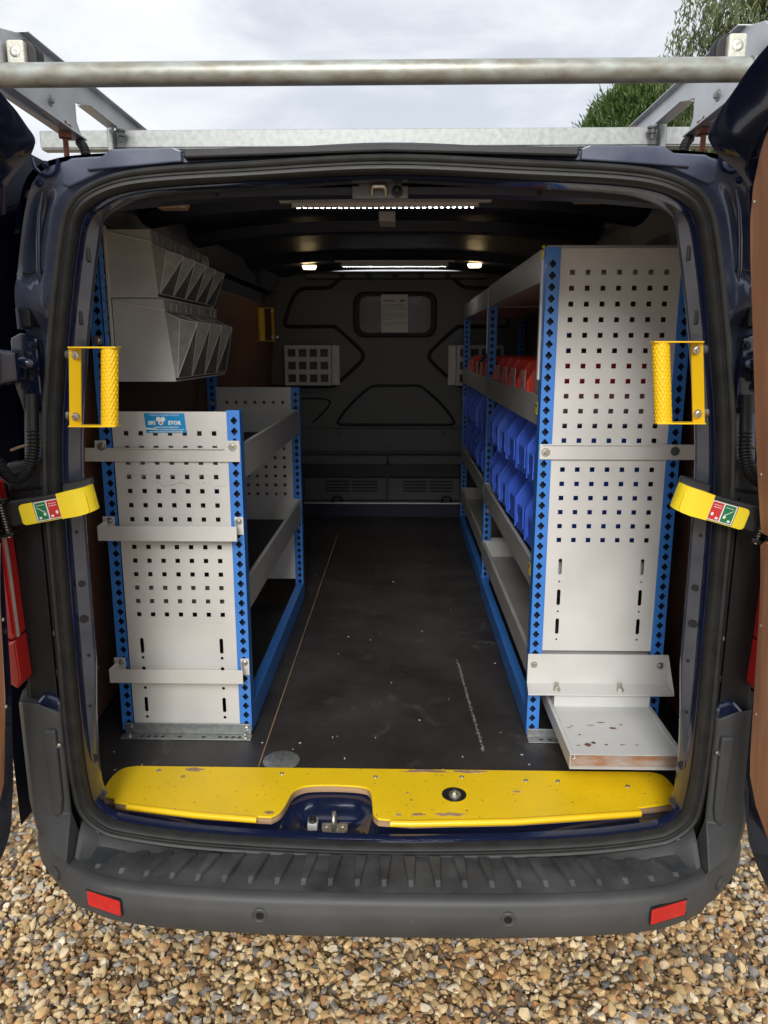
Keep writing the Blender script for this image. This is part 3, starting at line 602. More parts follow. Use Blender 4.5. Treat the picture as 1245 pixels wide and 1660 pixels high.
rng_ = obj('lashing_hole', MB().lathe((.165, 1.655, FZ + .0143), (0, 0, 1), [(.030, 0), (.030, .001), (.024, .0012), (.022, .0002)], 32), 'rubber_dark', tb, smooth=30)
obj('lashing_bolt', MB().lathe((.166, 1.648, FZ + .0146), (0, 0, 1), [(.015, 0), (.015, .006), (.011, .009)], 20).lathe((.166, 1.648, FZ + .0236), (0, 0, 1), [(.007, 0), (.007, .006)], 6), 'zinc_bolt', tb, smooth=30)
for x, y, a, bb, sd_ in ((.15, 1.574, .040, .0075, 1), (.075, 1.572, .016, .006, 2), (.03, 1.57, .008, .005, 3), (.10, 1.758, .07, .0075, 4), (.21, 1.757, .05, .007, 5), (-.50, 1.752, .026, .010, 6), (-.52, 1.72, .008, .006, 7), (-.275, 1.572, .013, .007, 8), (.05, 1.66, .006, .003, 9), (.32, 1.67, .010, .005, 10), (.06, 1.63, .004, .004, 11)):
    rr_ = random.Random(sd_); pts = []
    for k in range(26):
        t = 2 * PI * k / 26; q = rr_.uniform(.55, 1.15); pts.append((x + a * q * math.cos(t), min(y + bb * q * math.sin(t), 1.7655)))
    obj('bare_patch', MB().prism(pts, lambda p, q, d: (p, q, d), FZ + .0142, FZ + .0148), 'ply_edge', tb, fixn=False)
sl = []
for x in np.linspace(-.66, .66, 89):
    e = 1.0 - abs(x / .66) ** 4; px = abs(x + .132); dip = 1 - sm(.055, .125, px); zf = .553 + .036 * (1 - e) + .036
    yb = 1.60 + .03 * abs(x) ; zt = .594 - .040 * dip
    rim_ = zf - .022 * dip; sl.append([(x, 1.500, rim_ - .016), (x, 1.508, rim_ - .001), (x, 1.513, rim_ + .001), (x, 1.518, rim_ - .001), (x, 1.523, rim_ - .008 * (1 - dip) - .014 * dip), (x, 1.530, min(zt, rim_ - .012)), (x, 1.60, zt - .001), (x, 1.622, zt), (x, 1.630, zt + .006 * dip), (x, 1.682, .588), (x, 1.701, .590)])
obj('rear_sill', MB().rings(sl, False), 'navy_paint', van, smooth=45)
cp = obj('catch_plate', MB().prism([(-.150, 1.580), (-.135, 1.567), (-.105, 1.567), (-.092, 1.583), (-.092, 1.614), (-.155, 1.614), (-.155, 1.595)], lambda a, b, d: (a, b, d), .5545, .561), 'zinc_bolt', van, bevel=.002)
obj('catch_loop', MB().tube(spline([(-.124, 1.578, .560), (-.124, 1.579, .588), (-.124, 1.592, .600), (-.124, 1.606, .588), (-.124, 1.608, .560)], 6), .0055, 10), 'zinc_bolt', cp, smooth=50)
for x in (-.142, -.104): obj('catch_screw', MB().lathe((x, 1.602, .561), (0, 0, 1), [(.007, 0), (.006, .002), (.003, .0005)], 14), 'zinc_bolt', cp)
bs = obj('buffer_bracket', MB().box(-.188, -.164, 1.588, 1.618, .5545, .574), 'cabinet_grey', van, bevel=.003)
obj('buffer', MB().lathe((-.176, 1.600, .574), (0, -.35, .94), [(.010, 0), (.0095, .007), (.006, .009), (.004, .004)], 18), 'rubber_dark', bs, smooth=40)

# bumper
PL = spline([(-.685, 1.412), (-.66, 1.394), (-.58, 1.360), (-.45, 1.340), (-.255, 1.328), (0, 1.325), (.255, 1.328), (.45, 1.340), (.58, 1.360), (.66, 1.394), (.685, 1.412)], 8)
bpf = []
for x, y in PL:
    k = abs(x) / .685; yi = 1.478 + .0 * k
    zc_ = max(.549, np.interp(abs(x), [0, .245, .455, .595, .645, .687], [.545, .551, .565, .586, .604, .645])); zi_ = max(.566, zc_ - .012); bpf.append([(x, 1.512, zc_), (x, 1.492, zi_ + .002), (x, yi, max(.566, zc_ - .022)), (x, y + .035, .582), (x, y + .012, .584), (x * 1.004, y + .003, .580), (x * 1.006, y - .002, .572), (x * 1.006, y - .002, .566), (x * 1.008, y - .006, .558), (x * 1.008, y - .006, .535), (x * 1.004, y + .004, .500), (x * .998, y + .02, .480), (x * .99, y + .05, .466), (x * .97, y + .14, .455)])
bump = obj('rear_bumper', MB().rings(bpf, False), 'bumper_plastic', van, smooth=35)
# step pad with raised tapering treads
ns = 23
obj('step_pad', MB().rings([[(x, 1.485, .5675 + .02 * sm(.56, .67, abs(x))), (x, y + .036, .5842), (x, y + .022, .5852)] for x, y in PL if abs(x) < .672], False), 'step_plastic', bump, smooth=35)
for k in range(ns):
    x = -.60 + 1.20 * k / (ns - 1); y0 = np.interp(x, [p[0] for p in PL], [p[1] for p in PL]) + .042; y1 = 1.474
    zf_ = lambda y: .5665 + (.5835 - .5665) * (1.485 - y) / (1.485 - (y0 - .006)); rr = []; sk = -x * .06
    for j in range(9):
        t = j / 8; y = y0 + (y1 - y0) * t; hw = .0045 + .0075 * t; z = zf_(y); xx = x + sk * (1 - t) * -1 * .6
        h = .0095 * sm(0, .1, t + .02)
        rr.append([(xx - hw - .0035, y, z - .001), (xx - hw, y, z + h), (xx + hw, y, z + h), (xx + hw + .0035, y, z - .001)])
    obj('tread_rib', MB().rings(rr, False, False), 'step_plastic', bump, smooth=30)
for s in (-1, 1):
    x, y = s * .589, 1.3585; a = math.atan2(.034, .09) * s
    P = lambda u, v, d: (x + u * math.cos(a) - d * math.sin(a) * -1 * -1, y + u * math.sin(a) - d * math.cos(a), .543 + v)
    obj('reflector_recess', MB().prism(rrect(.047, .0205, .005), P, -.004, .0035), 'trim_black', bump, bevel=.001)
    obj('reflector', MB().prism(rrect(.044, .0175, .004), P, -.004, .006), 'red_lens', bump, bevel=.002)
    for x, y, dx in ((s * .253, 1.3215, 0), ):
        o = obj('parking_sensor', MB().lathe((x, y + .004, .548), (0, -1, -.06), [(.0165, 0), (.0165, .004), (.0145, .0055), (.0125, .0035), (.010, .0035), (.0095, .0045)], 24), 'bumper_plastic', bump, smooth=30)
        obj('sensor_face', MB().lathe((x, y - .0002, .5478), (0, -1, -.06), [(.0085, -.002), (.0085, .0012)], 18), 'bead_black', bump)
    # corner piece rising to the tail lamp
    cols = []
    zl = [.463, .485, .53, .565, .580, .584, .590, .66, .76, .86, .905]
    for z in zl:
        if z <= .584:
            pl = [(.690, 1.475), (.690, 1.414), (.712, 1.430), (.748, 1.458), (.785, 1.495), (.815, 1.54), (.842, 1.62), (.85, 1.75)]
            e = {.463: -.045, .485: -.014}.get(z, 0); pl = [(x + (e * .7 if i > 1 else 0), y - (e if i >= 1 else 0)) for i, (x, y) in enumerate(pl)]
            if z > .578: pl = [(x - .004, y + .004) if i > 0 else (x, y) for i, (x, y) in enumerate(pl)]
        else:
            t = sm(.584, .66, z); t2 = (z - .584) / .32
            pl = [(.690 + .018 * t, 1.500), (.690 + .019 * t, 1.414 + .082 * t), (.712 + .004 * t, 1.430 + .062 * t), (.748 + .0 * t, 1.458 + .026 * t), (.782 + .006 * t, 1.495 - .006 * t), (.815 + .006 * t, 1.54 - .004 * t), (.845, 1.60), (.855, 1.75)]
        cols.append([(s * x, y, z + (.025 if (z > .9 and i in (3, 4)) else 0)) for i, (x, y) in enumerate(pl)])
    bc = obj('bumper_corner', MB().rings(cols, False, False).add([(p) for p in cols[-1]] + [(s * .72, 1.75, .9)], [(0, 1, 2, 3, 4, 5, 6, 7, 8)]), 'bumper_plastic', van, smooth=40, bevel=.009, seg=3)
    obj('corner_inset', MB().prism([(.717, .87), (.717, .70), (.722, .665), (.74, .655), (.745, .87)], lambda a, b, d: (s * a, d, b), 1.4785, 1.492), 'bumper_plastic', bc, bevel=.006, seg=3)
    obj('parking_sensor', MB().lathe((s * .728, 1.4425, .545), (s * .66, -.75, -.05), [(.0165, 0), (.0165, .004), (.0145, .0055), (.0125, .0035), (.010, .0035), (.0095, .0045)], 24), 'bumper_plastic', bc, smooth=30)
    obj('backing', MB().box(*sorted((s * .708, s * .80)), 1.535, 1.60, .47, .95), 'rubber_dark', bc)
    bolt(bc, (s * .715, 1.488, .83), (0, -1, 0), .006, 'screw')
    # tail lamp
    tl = [(.776, 1.40), (.762, 1.39), (.756, 1.20), (.754, 1.05), (.750, .95), (.768, .94), (.785, 1.05), (.79, 1.25), (.786, 1.40)]
    lo_ = [(.752, .985)]
    t1 = obj('tail_lamp', MB().prism([(.790, 1.42), (.765, 1.415), (.755, 1.25), (.751, 1.085), (.765, 1.075), (.80, 1.09), (.805, 1.25)], lambda a, b, d: (s * (a + .026), d + .25 * (a - .75), b), 1.475, 1.52), 'red_lens', van, bevel=.006, seg=3)
    obj('edge_lens', MB().prism([(.765, 1.414), (.7625, 1.414), (.7525, 1.25), (.7485, 1.085), (.751, 1.085), (.755, 1.25)], lambda a, b, d: (s * (a + .026), d + .25 * (a - .75), b), 1.477, 1.487), 'clear_lens', t1, bevel=.0008)
    obj('stop_lens', MB().prism([(.787, 1.41), (.768, 1.405), (.7575, 1.25), (.7535, 1.09), (.79, 1.10), (.80, 1.25)], lambda a, b, d: (s * (a + .026), d + .25 * (a - .75), b), 1.470, 1.5), 'red_lens', t1, bevel=.004)
    obj('lower_lens', MB().prism([(.751, 1.083), (.747, .985), (.758, .970), (.79, .985), (.80, 1.085), (.765, 1.073)], lambda a, b, d: (s * (a + .026), d + .25 * (a - .75), b), 1.468, 1.52), 'red_lens', t1, bevel=.005, seg=3)
te = MB(); te.tube([(-.50 + .030 * math.cos(t), 1.52, .462 - .030 + .030 * math.sin(t) - .018) for t in np.linspace(0, 2 * PI, 26)[:-1]], .010, 10, False, True)
o = obj('tow_eye', te, 'trim_black', van, smooth=60); obj('tow_eye_stem', MB().box(-.506, -.494, 1.514, 1.526, .352, .385), 'rubber_dark', o, bevel=.003)

# rear doors, swung towards the camera
DXR = [(.55, .79), (.76, .743), (1.0, .739), (1.31, .730), (1.68, .688), (1.85, .664), (1.99, .648), (2.06, .625), (2.13, .61), (2.25, .60)]
DXL = [(.55, .82), (.76, .785), (1.0, .765), (1.31, .752), (1.68, .730), (1.85, .712), (1.97, .697), (2.06, .67), (2.13, .655), (2.25, .65)]
for s in (-1, 1):
    DX = DXL if s < 0 else DXR
    X = lambda z: np.interp(z, [a for a, b in DX], [b for a, b in DX])
    # w: distance from the hinge line towards the camera
    tops = [(0, 1.95), (.015, 2.01), (.05, 2.04), (.12, 2.06), (.25, 2.09), (.66, 2.13)]
    bots = [(0, .745), (.015, .695), (.05, .640), (.12, .600), (.25, .585), (.66, .58)]
    ws = sorted(set([0, .015, .03, .05, .08, .12, .18, .25, .4, .66]))
    ra, rb = [], []
    for wv_ in ws:
        zt = np.interp(wv_, [a for a, b in tops], [b for a, b in tops]); zb = np.interp(wv_, [a for a, b in bots], [b for a, b in bots])
        zs = np.linspace(zb, zt, 26)
        inn = [(s * (X(z) + (.014 if wv_ < .02 else 0)), 1.44 - wv_, z) for z in zs]; outr = [(s * (X(z) + .055 + .0 * wv_), 1.44 - wv_, z) for z in zs[::-1]]
        ra.append(inn + outr)
    door = obj('rear_door', MB().rings(ra, True, True), 'navy_paint', van, smooth=40, bevel=0)
    door['label'] = ('left' if s < 0 else 'right') + ' rear door seen edge-on, navy with brown plywood lining'
    # rubber overhang seal along the door top corner
    tp = spline([(.0, 1.92), (.0, 1.98), (.006, 2.030), (.05, 2.048), (.12, 2.068), (.25, 2.10), (.66, 2.14)], 5)
    capr = []
    for wv_, z in tp:
        x = X(min(z, 2.06)); kk = sm(1.96, 2.035, z) * (.75 if s < 0 else 1.0)
        capr.append([(s * (x - .055 * kk - .004), 1.455 - wv_, z + .002), (s * (x - .060 * kk - .006), 1.455 - wv_, z + .012), (s * (x - .03 * kk), 1.455 - wv_, z + .022), (s * (x + .06), 1.455 - wv_, z + .016), (s * (x + .06), 1.45 - wv_, z - .02), (s * (x + .0), 1.45 - wv_, z - .03 * kk)])
    obj('door_top_seal', MB().rings(capr, True, True), 'navy_paint', door, smooth=40)
    # plywood linings
    up_ = [tuple(p) for p in spline([(.012, 1.90), (.010, 1.70), (.016, 1.50), (.030, 1.36)], 4)] + [(.034, 1.338), (.60, 1.335), (.60, 2.06), (.22, 2.06)] + [tuple(p) for p in spline([(.12, 2.04), (.055, 2.00), (.025, 1.955)], 3)]
    if s < 0: up_ = [(a + .055, b) for a, b in up_]
    lo_ = [tuple(p) for p in spline([(.030, 1.312), (.045, 1.20), (.052, 1.0), (.060, .88)], 3)] + ([(.066, .845), (.10, .80), (.16, .765), (.60, .75)] if s > 0 else [(.066, .82), (.10, .76), (.16, .73), (.60, .72)]) + [(.60, 1.325), (.05, 1.325)]
    if s < 0: lo_ = [(a + .018, b) for a, b in lo_]
    for nm, lp in (('upper_lining', up_), ('lower_lining', lo_)):
        # cut in vertical strips so the sheet follows the lean of the door
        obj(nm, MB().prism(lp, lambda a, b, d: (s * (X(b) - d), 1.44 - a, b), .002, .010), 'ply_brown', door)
    for a, z in ((.02 + (.055 if s < 0 else 0), 1.93), (.028 + (.055 if s < 0 else 0), 1.45), (.05, 1.16), (.06, .98)):
        obj('screw', MB().lathe((s * (X(z) - .0101), 1.44 - a - .008, z), (-s, 0, 0), [(.004, 0), (.003, .002)], 10), 'zinc_bolt', door)
    obj('edge_tape', MB().box(*sorted((s * (X(1.6) - .001 + .016), s * (X(1.6) + .003 + .012))), 1.4402, 1.4412, 1.52, 1.72), 'strap_yellow', door)
    # check arm with yellow cover
    A, B = Vector((s * .578, 1.470, 1.392)), Vector((s * .775, 1.440, 1.338))
    if s < 0: A, B = Vector((-.590, 1.470, 1.383)), Vector((-.80, 1.445, 1.346))
    dv = (B - A); L_ = dv.length; ux = dv.normalized(); uz = Vector((0, 0, 1)); uz = (uz - ux * uz.dot(ux)).normalized(); uy = ux.cross(uz) * (1 if s > 0 else -1)
    if uy.y > 0: uy = -uy
    PP = lambda a, b, d: tuple(A + ux * a + uz * b + uy * d)
    arm = obj('check_arm', MB().prism([(.015, -.020), (.02, .026), (L_ * .9, .026), (L_ + .02, .026), (L_ + .02, -.022), (L_ * .9, -.026)], PP, -.018, .004), 'trim_black', van, bevel=.004)
    obj('cover', MB().prism(rrect(.5 * (L_ * .62), .0215, .008), lambda a, b, d: PP(a + L_ * .345, b - .004, d), .0045, .0075), 'strap_yellow', arm, bevel=.001)
    hook = []
    for t in np.linspace(0, 1, 10):
        ang = -PI / 2 * t; a_ = .034 - .034 * math.sin(t * PI / 2) - .004; d_ = .012 - .034 * (1 - math.cos(t * PI / 2))
        hook.append([PP(a_, -.026 + .004 * t, d_), PP(a_, .028, d_), PP(a_ + .006, .028, d_ - .006), PP(a_ + .006, -.026 + .004 * t, d_ - .006)])
    hook = [[PP(.062, -.0255, .0115), PP(.062, .026, .0115), PP(.062, .026, .0078), PP(.062, -.0255, .0078)]] + hook
    obj('hook_cover', MB().rings(hook, True, True), 'strap_yellow', arm, smooth=45)
    obj('clip', MB().hexa([PP(.0, .026, -.02), PP(.06, .024, -.02), PP(.06, .040, -.03), PP(.0, .042, -.03)], [PP(.0, .026, -.05), PP(.06, .024, -.05), PP(.06, .038, -.05), PP(.0, .040, -.05)]), 'trim_black', arm, bevel=.004)
    # pictogram sticker: red and green halves
    SP = lambda a, b, d: PP(a + .086, b - .003, d)
    obj('sticker', MB().prism(rrect(.0245, .0195, .002), SP, .0078, .0082), 'white_print', arm)
    obj('sticker_line', MB().prism(rrect(.0258, .0208, .002), SP, .0076, .0078), 'ink', arm)
    for q, mname in ((-1, 'red_print'), (1, 'green_print')):
        cx_ = q * .0118
        obj('sticker_half', MB().prism(rrect(.0106, .0178, .001), lambda a, b, d: SP(a + cx_, b, d), .0083, .0085), mname, arm)
        mb = MB(); D0, D1 = .0086, .0088
        mb.prism([(cx_ - .008, .0118), (cx_ + .008, .0118), (cx_ + .008, .0126), (cx_ - .008, .0126)], SP, D0, D1)
        if q > 0: mb.prism([(cx_ - .007, .000), (cx_ - .0045, -.0035), (cx_ + .0075, .0078), (cx_ + .0075, .0092), (cx_ - .0045, -.0018)], SP, D0, D1)
        else: mb.prism([(cx_ - .007, .0072), (cx_ + .008, .0072), (cx_ + .008, .0082), (cx_ - .007, .0082)], SP, D0, D1)
        mb.prism([(cx_ - .005 + .0026 * math.cos(t), -.007 + .0036 * math.sin(t)) for t in np.linspace(0, 2 * PI, 11)[:-1]], SP, D0, D1)
        mb.prism([(cx_ + a, -.0135 + b) for a, b in ((.0025, -.002), (.0075, -.002), (.0075, .0025), (.0025, .0025))], SP, D0, D1)
        obj('pictogram', mb, 'white_print', arm)
    # spring pivot
    sp_ = []
    for k in range(150): t = k / 149; a = t * 2 * PI * 11; sp_.append(PP(L_ * .80 + .008 * math.cos(a), .030 - .062 * t, .012 + .008 * math.sin(a)))
    obj('spring', MB().tube(sp_, .0018, 6), 'trim_black', arm, smooth=60)
    obj('pivot_pin', MB().tube([PP(L_ * .80, .044, .012), PP(L_ * .80, -.042, .012)], .005, 10), 'zinc_bolt', arm, smooth=40)
    for z_a, z_b in ((.026, .034), (-.040, -.032)):
        obj('pivot_bracket', MB().prism([(L_ * .74, z_b), (L_ * 1.05, z_b + .003), (L_ * 1.05, z_a + .003), (L_ * .74, z_a)], PP, -.01, .022), 'trim_black', arm, bevel=.002)

# yellow grab handles (knurled grip on a bent strap)
def handle(cx0, gx, y, z0, z1, depth=.012, lean=0.0, tw=1.0):
    """cx0: strap side x, gx: grip centre x"""
    s = 1 if gx > cx0 else -1; r = .0165
    xg = gx + s * .0165
    lx = lambda z: lean * (z - z0)
    mb = MB()
    for z in (z0, z1): mb.hexa([(cx0 + lx(z), y, z - .0015), (xg + lx(z), y, z - .0015), (xg + lx(z), y, z + .0015), (cx0 + lx(z), y, z + .0015)], [(cx0 + lx(z), y + .030, z - .0015), (xg + lx(z), y + .030, z - .0015), (xg + lx(z), y + .030, z + .0015), (cx0 + lx(z), y + .030, z + .0015)])
    mb.hexa([(cx0, y + .006, z0), (cx0 + s * .016, y + .024, z0), (cx0 + s * .016 + lx(z1), y + .024, z1), (cx0 + lx(z1), y + .006, z1)], [(cx0, y + .010, z0), (cx0 + s * .016, y + .028, z0), (cx0 + s * .016 + lx(z1), y + .028, z1), (cx0 + lx(z1), y + .010, z1)])
    fr = obj('grab_handle', mb, 'safety_yellow', van, bevel=.0008)
    NZ, NS = 96, 48; rr = []
    for j in range(NZ + 1):
        z = z0 + .001 + (z1 - z0 - .002) * j / NZ; ring = []
        for i in range(NS):
            a = 2 * PI * i / NS; p = a * r; q = z - z0
            v = abs(math.sin((p * 1.0 + q * .55) * PI / .0078)) * abs(math.sin((p * 1.0 - q * .55) * PI / .0078))
            k = r - .0022 + .0024 * min(1, v * 1.6)
            ring.append((gx + lx(z) + k * math.cos(a), y + .015 + .9 * k * math.sin(a), z))
        rr.append(ring)
    obj('grip', MB().rings(rr, True, True), 'safety_yellow', fr, smooth=70)
    for z in (z0 + .018, z1 - .014):
        bolt(fr, (cx0 + s * .009 + lx(z), y + .014, z), (0, -1, 0), .0085)
        obj('spacer', MB().lathe((cx0 - s * .004 + lx(z), y + .03, z), (-s, .2, 0), [(.009, 0), (.009, .010)], 14), 'zinc_bolt' if z < (z0 + z1) / 2 else 'bulkhead_paint', fr, smooth=40)
handle(-.616, -.540, 1.45, 1.532, 1.682, lean=.08)
handle(.612, .536, 1.45, 1.540, 1.692, lean=-.11)
handle(-.565, -.628, 3.62, 1.715, 1.865)

# ------------------------------------------------------------------ shelving
SQ = [(.0061, .0061), (-.0061, .0061), (-.0061, -.0061), (.0061, -.0061)]
CLUB = [(.0052, .0034), (.0032, .0050), (.0024, .0082), (-.0024, .0082), (-.0032, .0050), (-.0052, .0034), (-.0070, .0016), (-.0070, -.0016), (-.0052, -.0034), (-.0032, -.0050), (-.0024, -.0082), (.0024, -.0082), (.0032, -.0050), (.0052, -.0034), (.0070, -.0016), (.0070, .0016)]
CLUB = [(a * 1.22, b * 1.15) for a, b in CLUB]
def circ(r, n=10): return [(r * math.cos((k + .5) * 2 * PI / n), r * math.sin((k + .5) * 2 * PI / n)) for k in range(n)]
def slot(w_, h): return [(w_ * math.cos(t), (h - w_) * (1 if math.sin(t) >= 0 else -1) + w_ * math.sin(t)) for t in [(k + .5) * 2 * PI / 12 for k in range(12)]]
def post(parent, x0, x1, y, z0, z1, side, sideholes=False, depth=.042):
    """front face x0..x1 at y with keyhole slots; side: +1 web at x1, -1 web at x0"""
    mb = MB(); n = int((z1 - z0 - .03) / .0278); xc = (x0 + x1) / 2 + side * .002
    rows = [(z0 + .022 + k * .0278, .0125, [(xc, CLUB)]) for k in range(n + 1) if z0 + .022 + k * .0278 + .0125 < z1]
    mb.perf(lambda s_, t, d: (s_, y + d, t), x0, x1, z0, z1, rows, .002)
    xw = x1 if side > 0 else x0
    if sideholes:
        rows2 = [(z0 + .022 + k * .0278, .0125, [(y + .014, slot(.003, .0065)), (y + .030, slot(.003, .0065))]) for k in range(n + 1) if z0 + .022 + k * .0278 + .0125 < z1]
        mb.perf(lambda s_, t, d: (xw - side * d, s_, t), y, y + depth, z0, z1, rows2, .002)
    else:
        mb.box(*sorted((xw, xw - side * .002)), y + .002, y + depth, z0, z1)
    xo = x0 if side > 0 else x1
    mb.box(*sorted((xo, xo + side * .002)), y + .002, y + .014, z0, z1)
    obj('post', mb, 'post_blue', parent, fixn=False)
    obj('post_lining', MB().box(x0 + .003, x1 - .003, y + depth * .5, y + depth * .5 + .002, z0 + .002, z1 - .002), 'navy_inner', parent)

def lipshelf(parent, xf, xb, y0, y1, z0, z1, s, liner=False):
    """shelf tray: front lip in the aisle plane xf, plate, back lip. s: +1 rack on the right"""
    mb = MB(); t = .0016
    mb.box(*sorted((xf, xf + s * t)), y0, y1, z0, z1); mb.box(*sorted((xf, xf + s * .012)), y0, y1, z1, z1 + t)
    mb.box(*sorted((xf + s * t, xb)), y0, y1, z0, z0 + t); mb.box(*sorted((xb, xb - s * t)), y0, y1, z0 + t, z1)
    sh = obj('shelf', mb, 'grey_shelf', parent, bevel=.0008)
    for y in (y0 + .001, y1 - .004): obj('end_lip', MB().box(*sorted((xf + s * .004, xb - s * .004)), y, y + .002, z0 + .003, z1 + .004), 'grey_panel', sh)
    if liner: obj('liner', MB().box(*sorted((xf + s * .006, xb - s * .006)), y0 + .008, y1 - .008, z0 + .002, z0 + .006), 'shelf_liner', sh)
    return sh

# --- right hand rack
rk = thing('shelving_rack', 'tall blue and grey two-bay shelving rack along the right wall, holding coloured bins', 'shelving rack', (.57, 3.2, FZ))
XF = .392; FY = 1.96
post(rk, .390, .424, FY, .612, 1.925, -1); post(rk, .722, .756, FY, .612, 1.932, 1)
post(rk, .398, .432, 3.255, .612, 1.90, -1); post(rk, .722, .756, 3.255, .612, 1.90, 1)
post(rk, .402, .436, 4.56, .612, 1.90, -1); post(rk, .722, .756, 4.56, .612, 1.90, 1)
def perf_panel(name, parent, x0, x1, y, z0, z1, cols, zrows, m, extra=()):
    rows = [(z, .012, [(c, SQ) for c in cols]) for z in zrows] + list(extra)
    mb = MB().perf(lambda s_, t, d: (s_, y + d, t), x0, x1, z0, z1, rows, .0015)
    return obj(name, mb, m, parent, fixn=False)
pit = .0388
colsR = [.455 + pit * k for k in range(7)]
ztop = 1.865
zr = [ztop - .0381 * k for k in range(19)]
zr = [z for z in zr if z > 1.165]
ex = []
for zc in (1.105, 1.018, .935): ex.append((zc, .0235, [(.462, slot(.005, .0225)), (.682, slot(.005, .0225))]))
for zc in (1.063, .978, .897): ex.append((zc, .006, [(.462, circ(.0028)), (.682, circ(.0028))]))
perf_panel('end_panel', rk, .4225, .7235, FY + .003, .864, 1.922, colsR, zr, 'grey_panel', ex)
for (z0, z1) in ((1.85, 1.93), (1.48, 1.556), (1.03, 1.104), (.77, .842)):
    for (y0, y1, dx) in ((2.004, 3.250, 0), (3.300, 4.556, .005)):
        lipshelf(rk, XF + .002 + dx, .745, y0, y1, z0, z1, 1)
for (y0, y1, dx) in ((2.003, 3.253, .0), (3.298, 4.558, .005)):
    obj('base_rail', MB().box(.392 + dx, .396 + dx, y0, y1, .605, .675).box(.396 + dx, .42 + dx, y0, y1, .672, .675), 'post_blue', rk, bevel=.001)
br = obj('fixing_bracket', MB().box(.392, .82, FY - .0045, FY - .0015, 1.397, 1.437).box(.40, .70, FY - .008, FY - .0047, 1.434, 1.4375), 'grey_panel', rk, bevel=.001)
bolt(br, (.408, FY - .0045, 1.417), r=.0115); bolt(br, (.741, FY - .0045, 1.420), r=.0115, m='bulkhead_paint')
tbk = obj('tray_bracket', MB().box(.385, .768, FY - .006, FY - .002, .768, .856).hexa([(.385, FY - .006, .768), (.768, FY - .006, .768), (.775, FY - .055, .757), (.381, FY - .055, .757)], [(.385, FY - .006, .771), (.768, FY - .006, .771), (.775, FY - .055, .760), (.381, FY - .055, .760)]).hexa([(.768, FY - .006, .771), (.7695, FY - .006, .771), (.7695, FY - .006, .856), (.768, FY - .006, .856)], [(.775, FY - .054, .760), (.7765, FY - .054, .760), (.7765, FY - .052, .764), (.775, FY - .052, .764)]), 'grey_panel', rk, bevel=.001)
for x in (.402, .748): bolt(tbk, (x, FY - .006, .826), r=.0095)
for x in (.462, .635):
    obj('bolt', MB().lathe((x, FY - .032, .763), (0, 0, 1), [(.013, 0), (.013, .002), (.0085, .003), (.0085, .010)], 6).lathe((x, FY - .032, .773), (0, 0, 1), [(.005, 0), (.005, .012)], 12), 'zinc_bolt', tbk)
obj('foot_bracket', MB().box(.392, .55, 1.93, 2.01, FZ + .0005, FZ + .004).box(.392, .55, 1.955, 1.9585, FZ + .004, FZ + .030), 'galvanised', rk, bevel=.001)
for k in range(5): obj('foot_slot', MB().prism(rrect(.006, .0035, .003), lambda a, b, d: (a + .43 + k * .024, b + 1.943, d), FZ + .0042, FZ + .0046), 'bead_black', rk)
obj('guide_card', MB().box(.386, .391, 2.0, 2.018, 1.60, 1.90), 'paper', rk, bevel=.001); obj('guide_card', MB().box(.388, .393, 3.24, 3.252, 1.66, 1.92), 'paper', rk, bevel=.001)
for x, y, z in ((.3905, 2.022, 1.92), (.3905, 2.022, 1.525), (.3905, 2.022, 1.08)):
    t_ = obj('load_label', MB().box(x, x + .0015, y - .012, y + .018, z - .016, z + .016), 'strap_yellow', rk)
    obj('label_print', MB().box(x - .0004, x - .0001, y - .009, y + .015, z + .004, z + .011), 'ink', t_)
for y, z in ((3.262, .98), (4.565, 1.38)): bolt(rk, (.417, y - .003, z), r=.012)

# --- pull-out pipe tray under the right rack
tr = thing('pipe_tray', 'chipped pale grey flat metal box sticking out below the right rack, rusty inside', 'metal tray', (.58, 1.9, FZ))
T0, T1, TZ0, TZ1 = 1.668, 2.90, .679, .718
xa, xb = .445, .722
mb = MB().box(xa, xb, T0, T1, TZ1 - .0015, TZ1); mb.box(xa, xb, T0, T1, TZ0, TZ0 + .0015); mb.box(xa, xa + .0015, T0, T1, TZ0 + .0015, TZ1 - .0015); mb.box(xb - .0015, xb, T0, T1, TZ0 + .0015, TZ1 - .0015)
obj('box_section', mb, 'tray_paint', tr, bevel=.0005)
obj('lining', MB().box(xa + .002, xb - .002, T0 + .012, T0 + .014, TZ0 + .002, TZ1 - .002), 'rusty_inside', tr)
obj('slide_lip', MB().box(xa + .010, xa + .013, T0, T1, TZ1, TZ1 + .002).box(xb - .013, xb - .010, T0, T1, TZ1, TZ1 + .002), 'tray_paint', tr)
obj('curl', MB().tube([(xa + .010, T0 - .001, TZ1 - .002), (xa + .012, T0 - .001, TZ1 - .009), (xa + .006, T0 - .001, TZ1 - .011)], .0015, 6).tube([(xb - .010, T0 - .001, TZ1 - .002), (xb - .012, T0 - .001, TZ1 - .009), (xb - .006, T0 - .001, TZ1 - .011)], .0015, 6), 'tray_paint', tr)
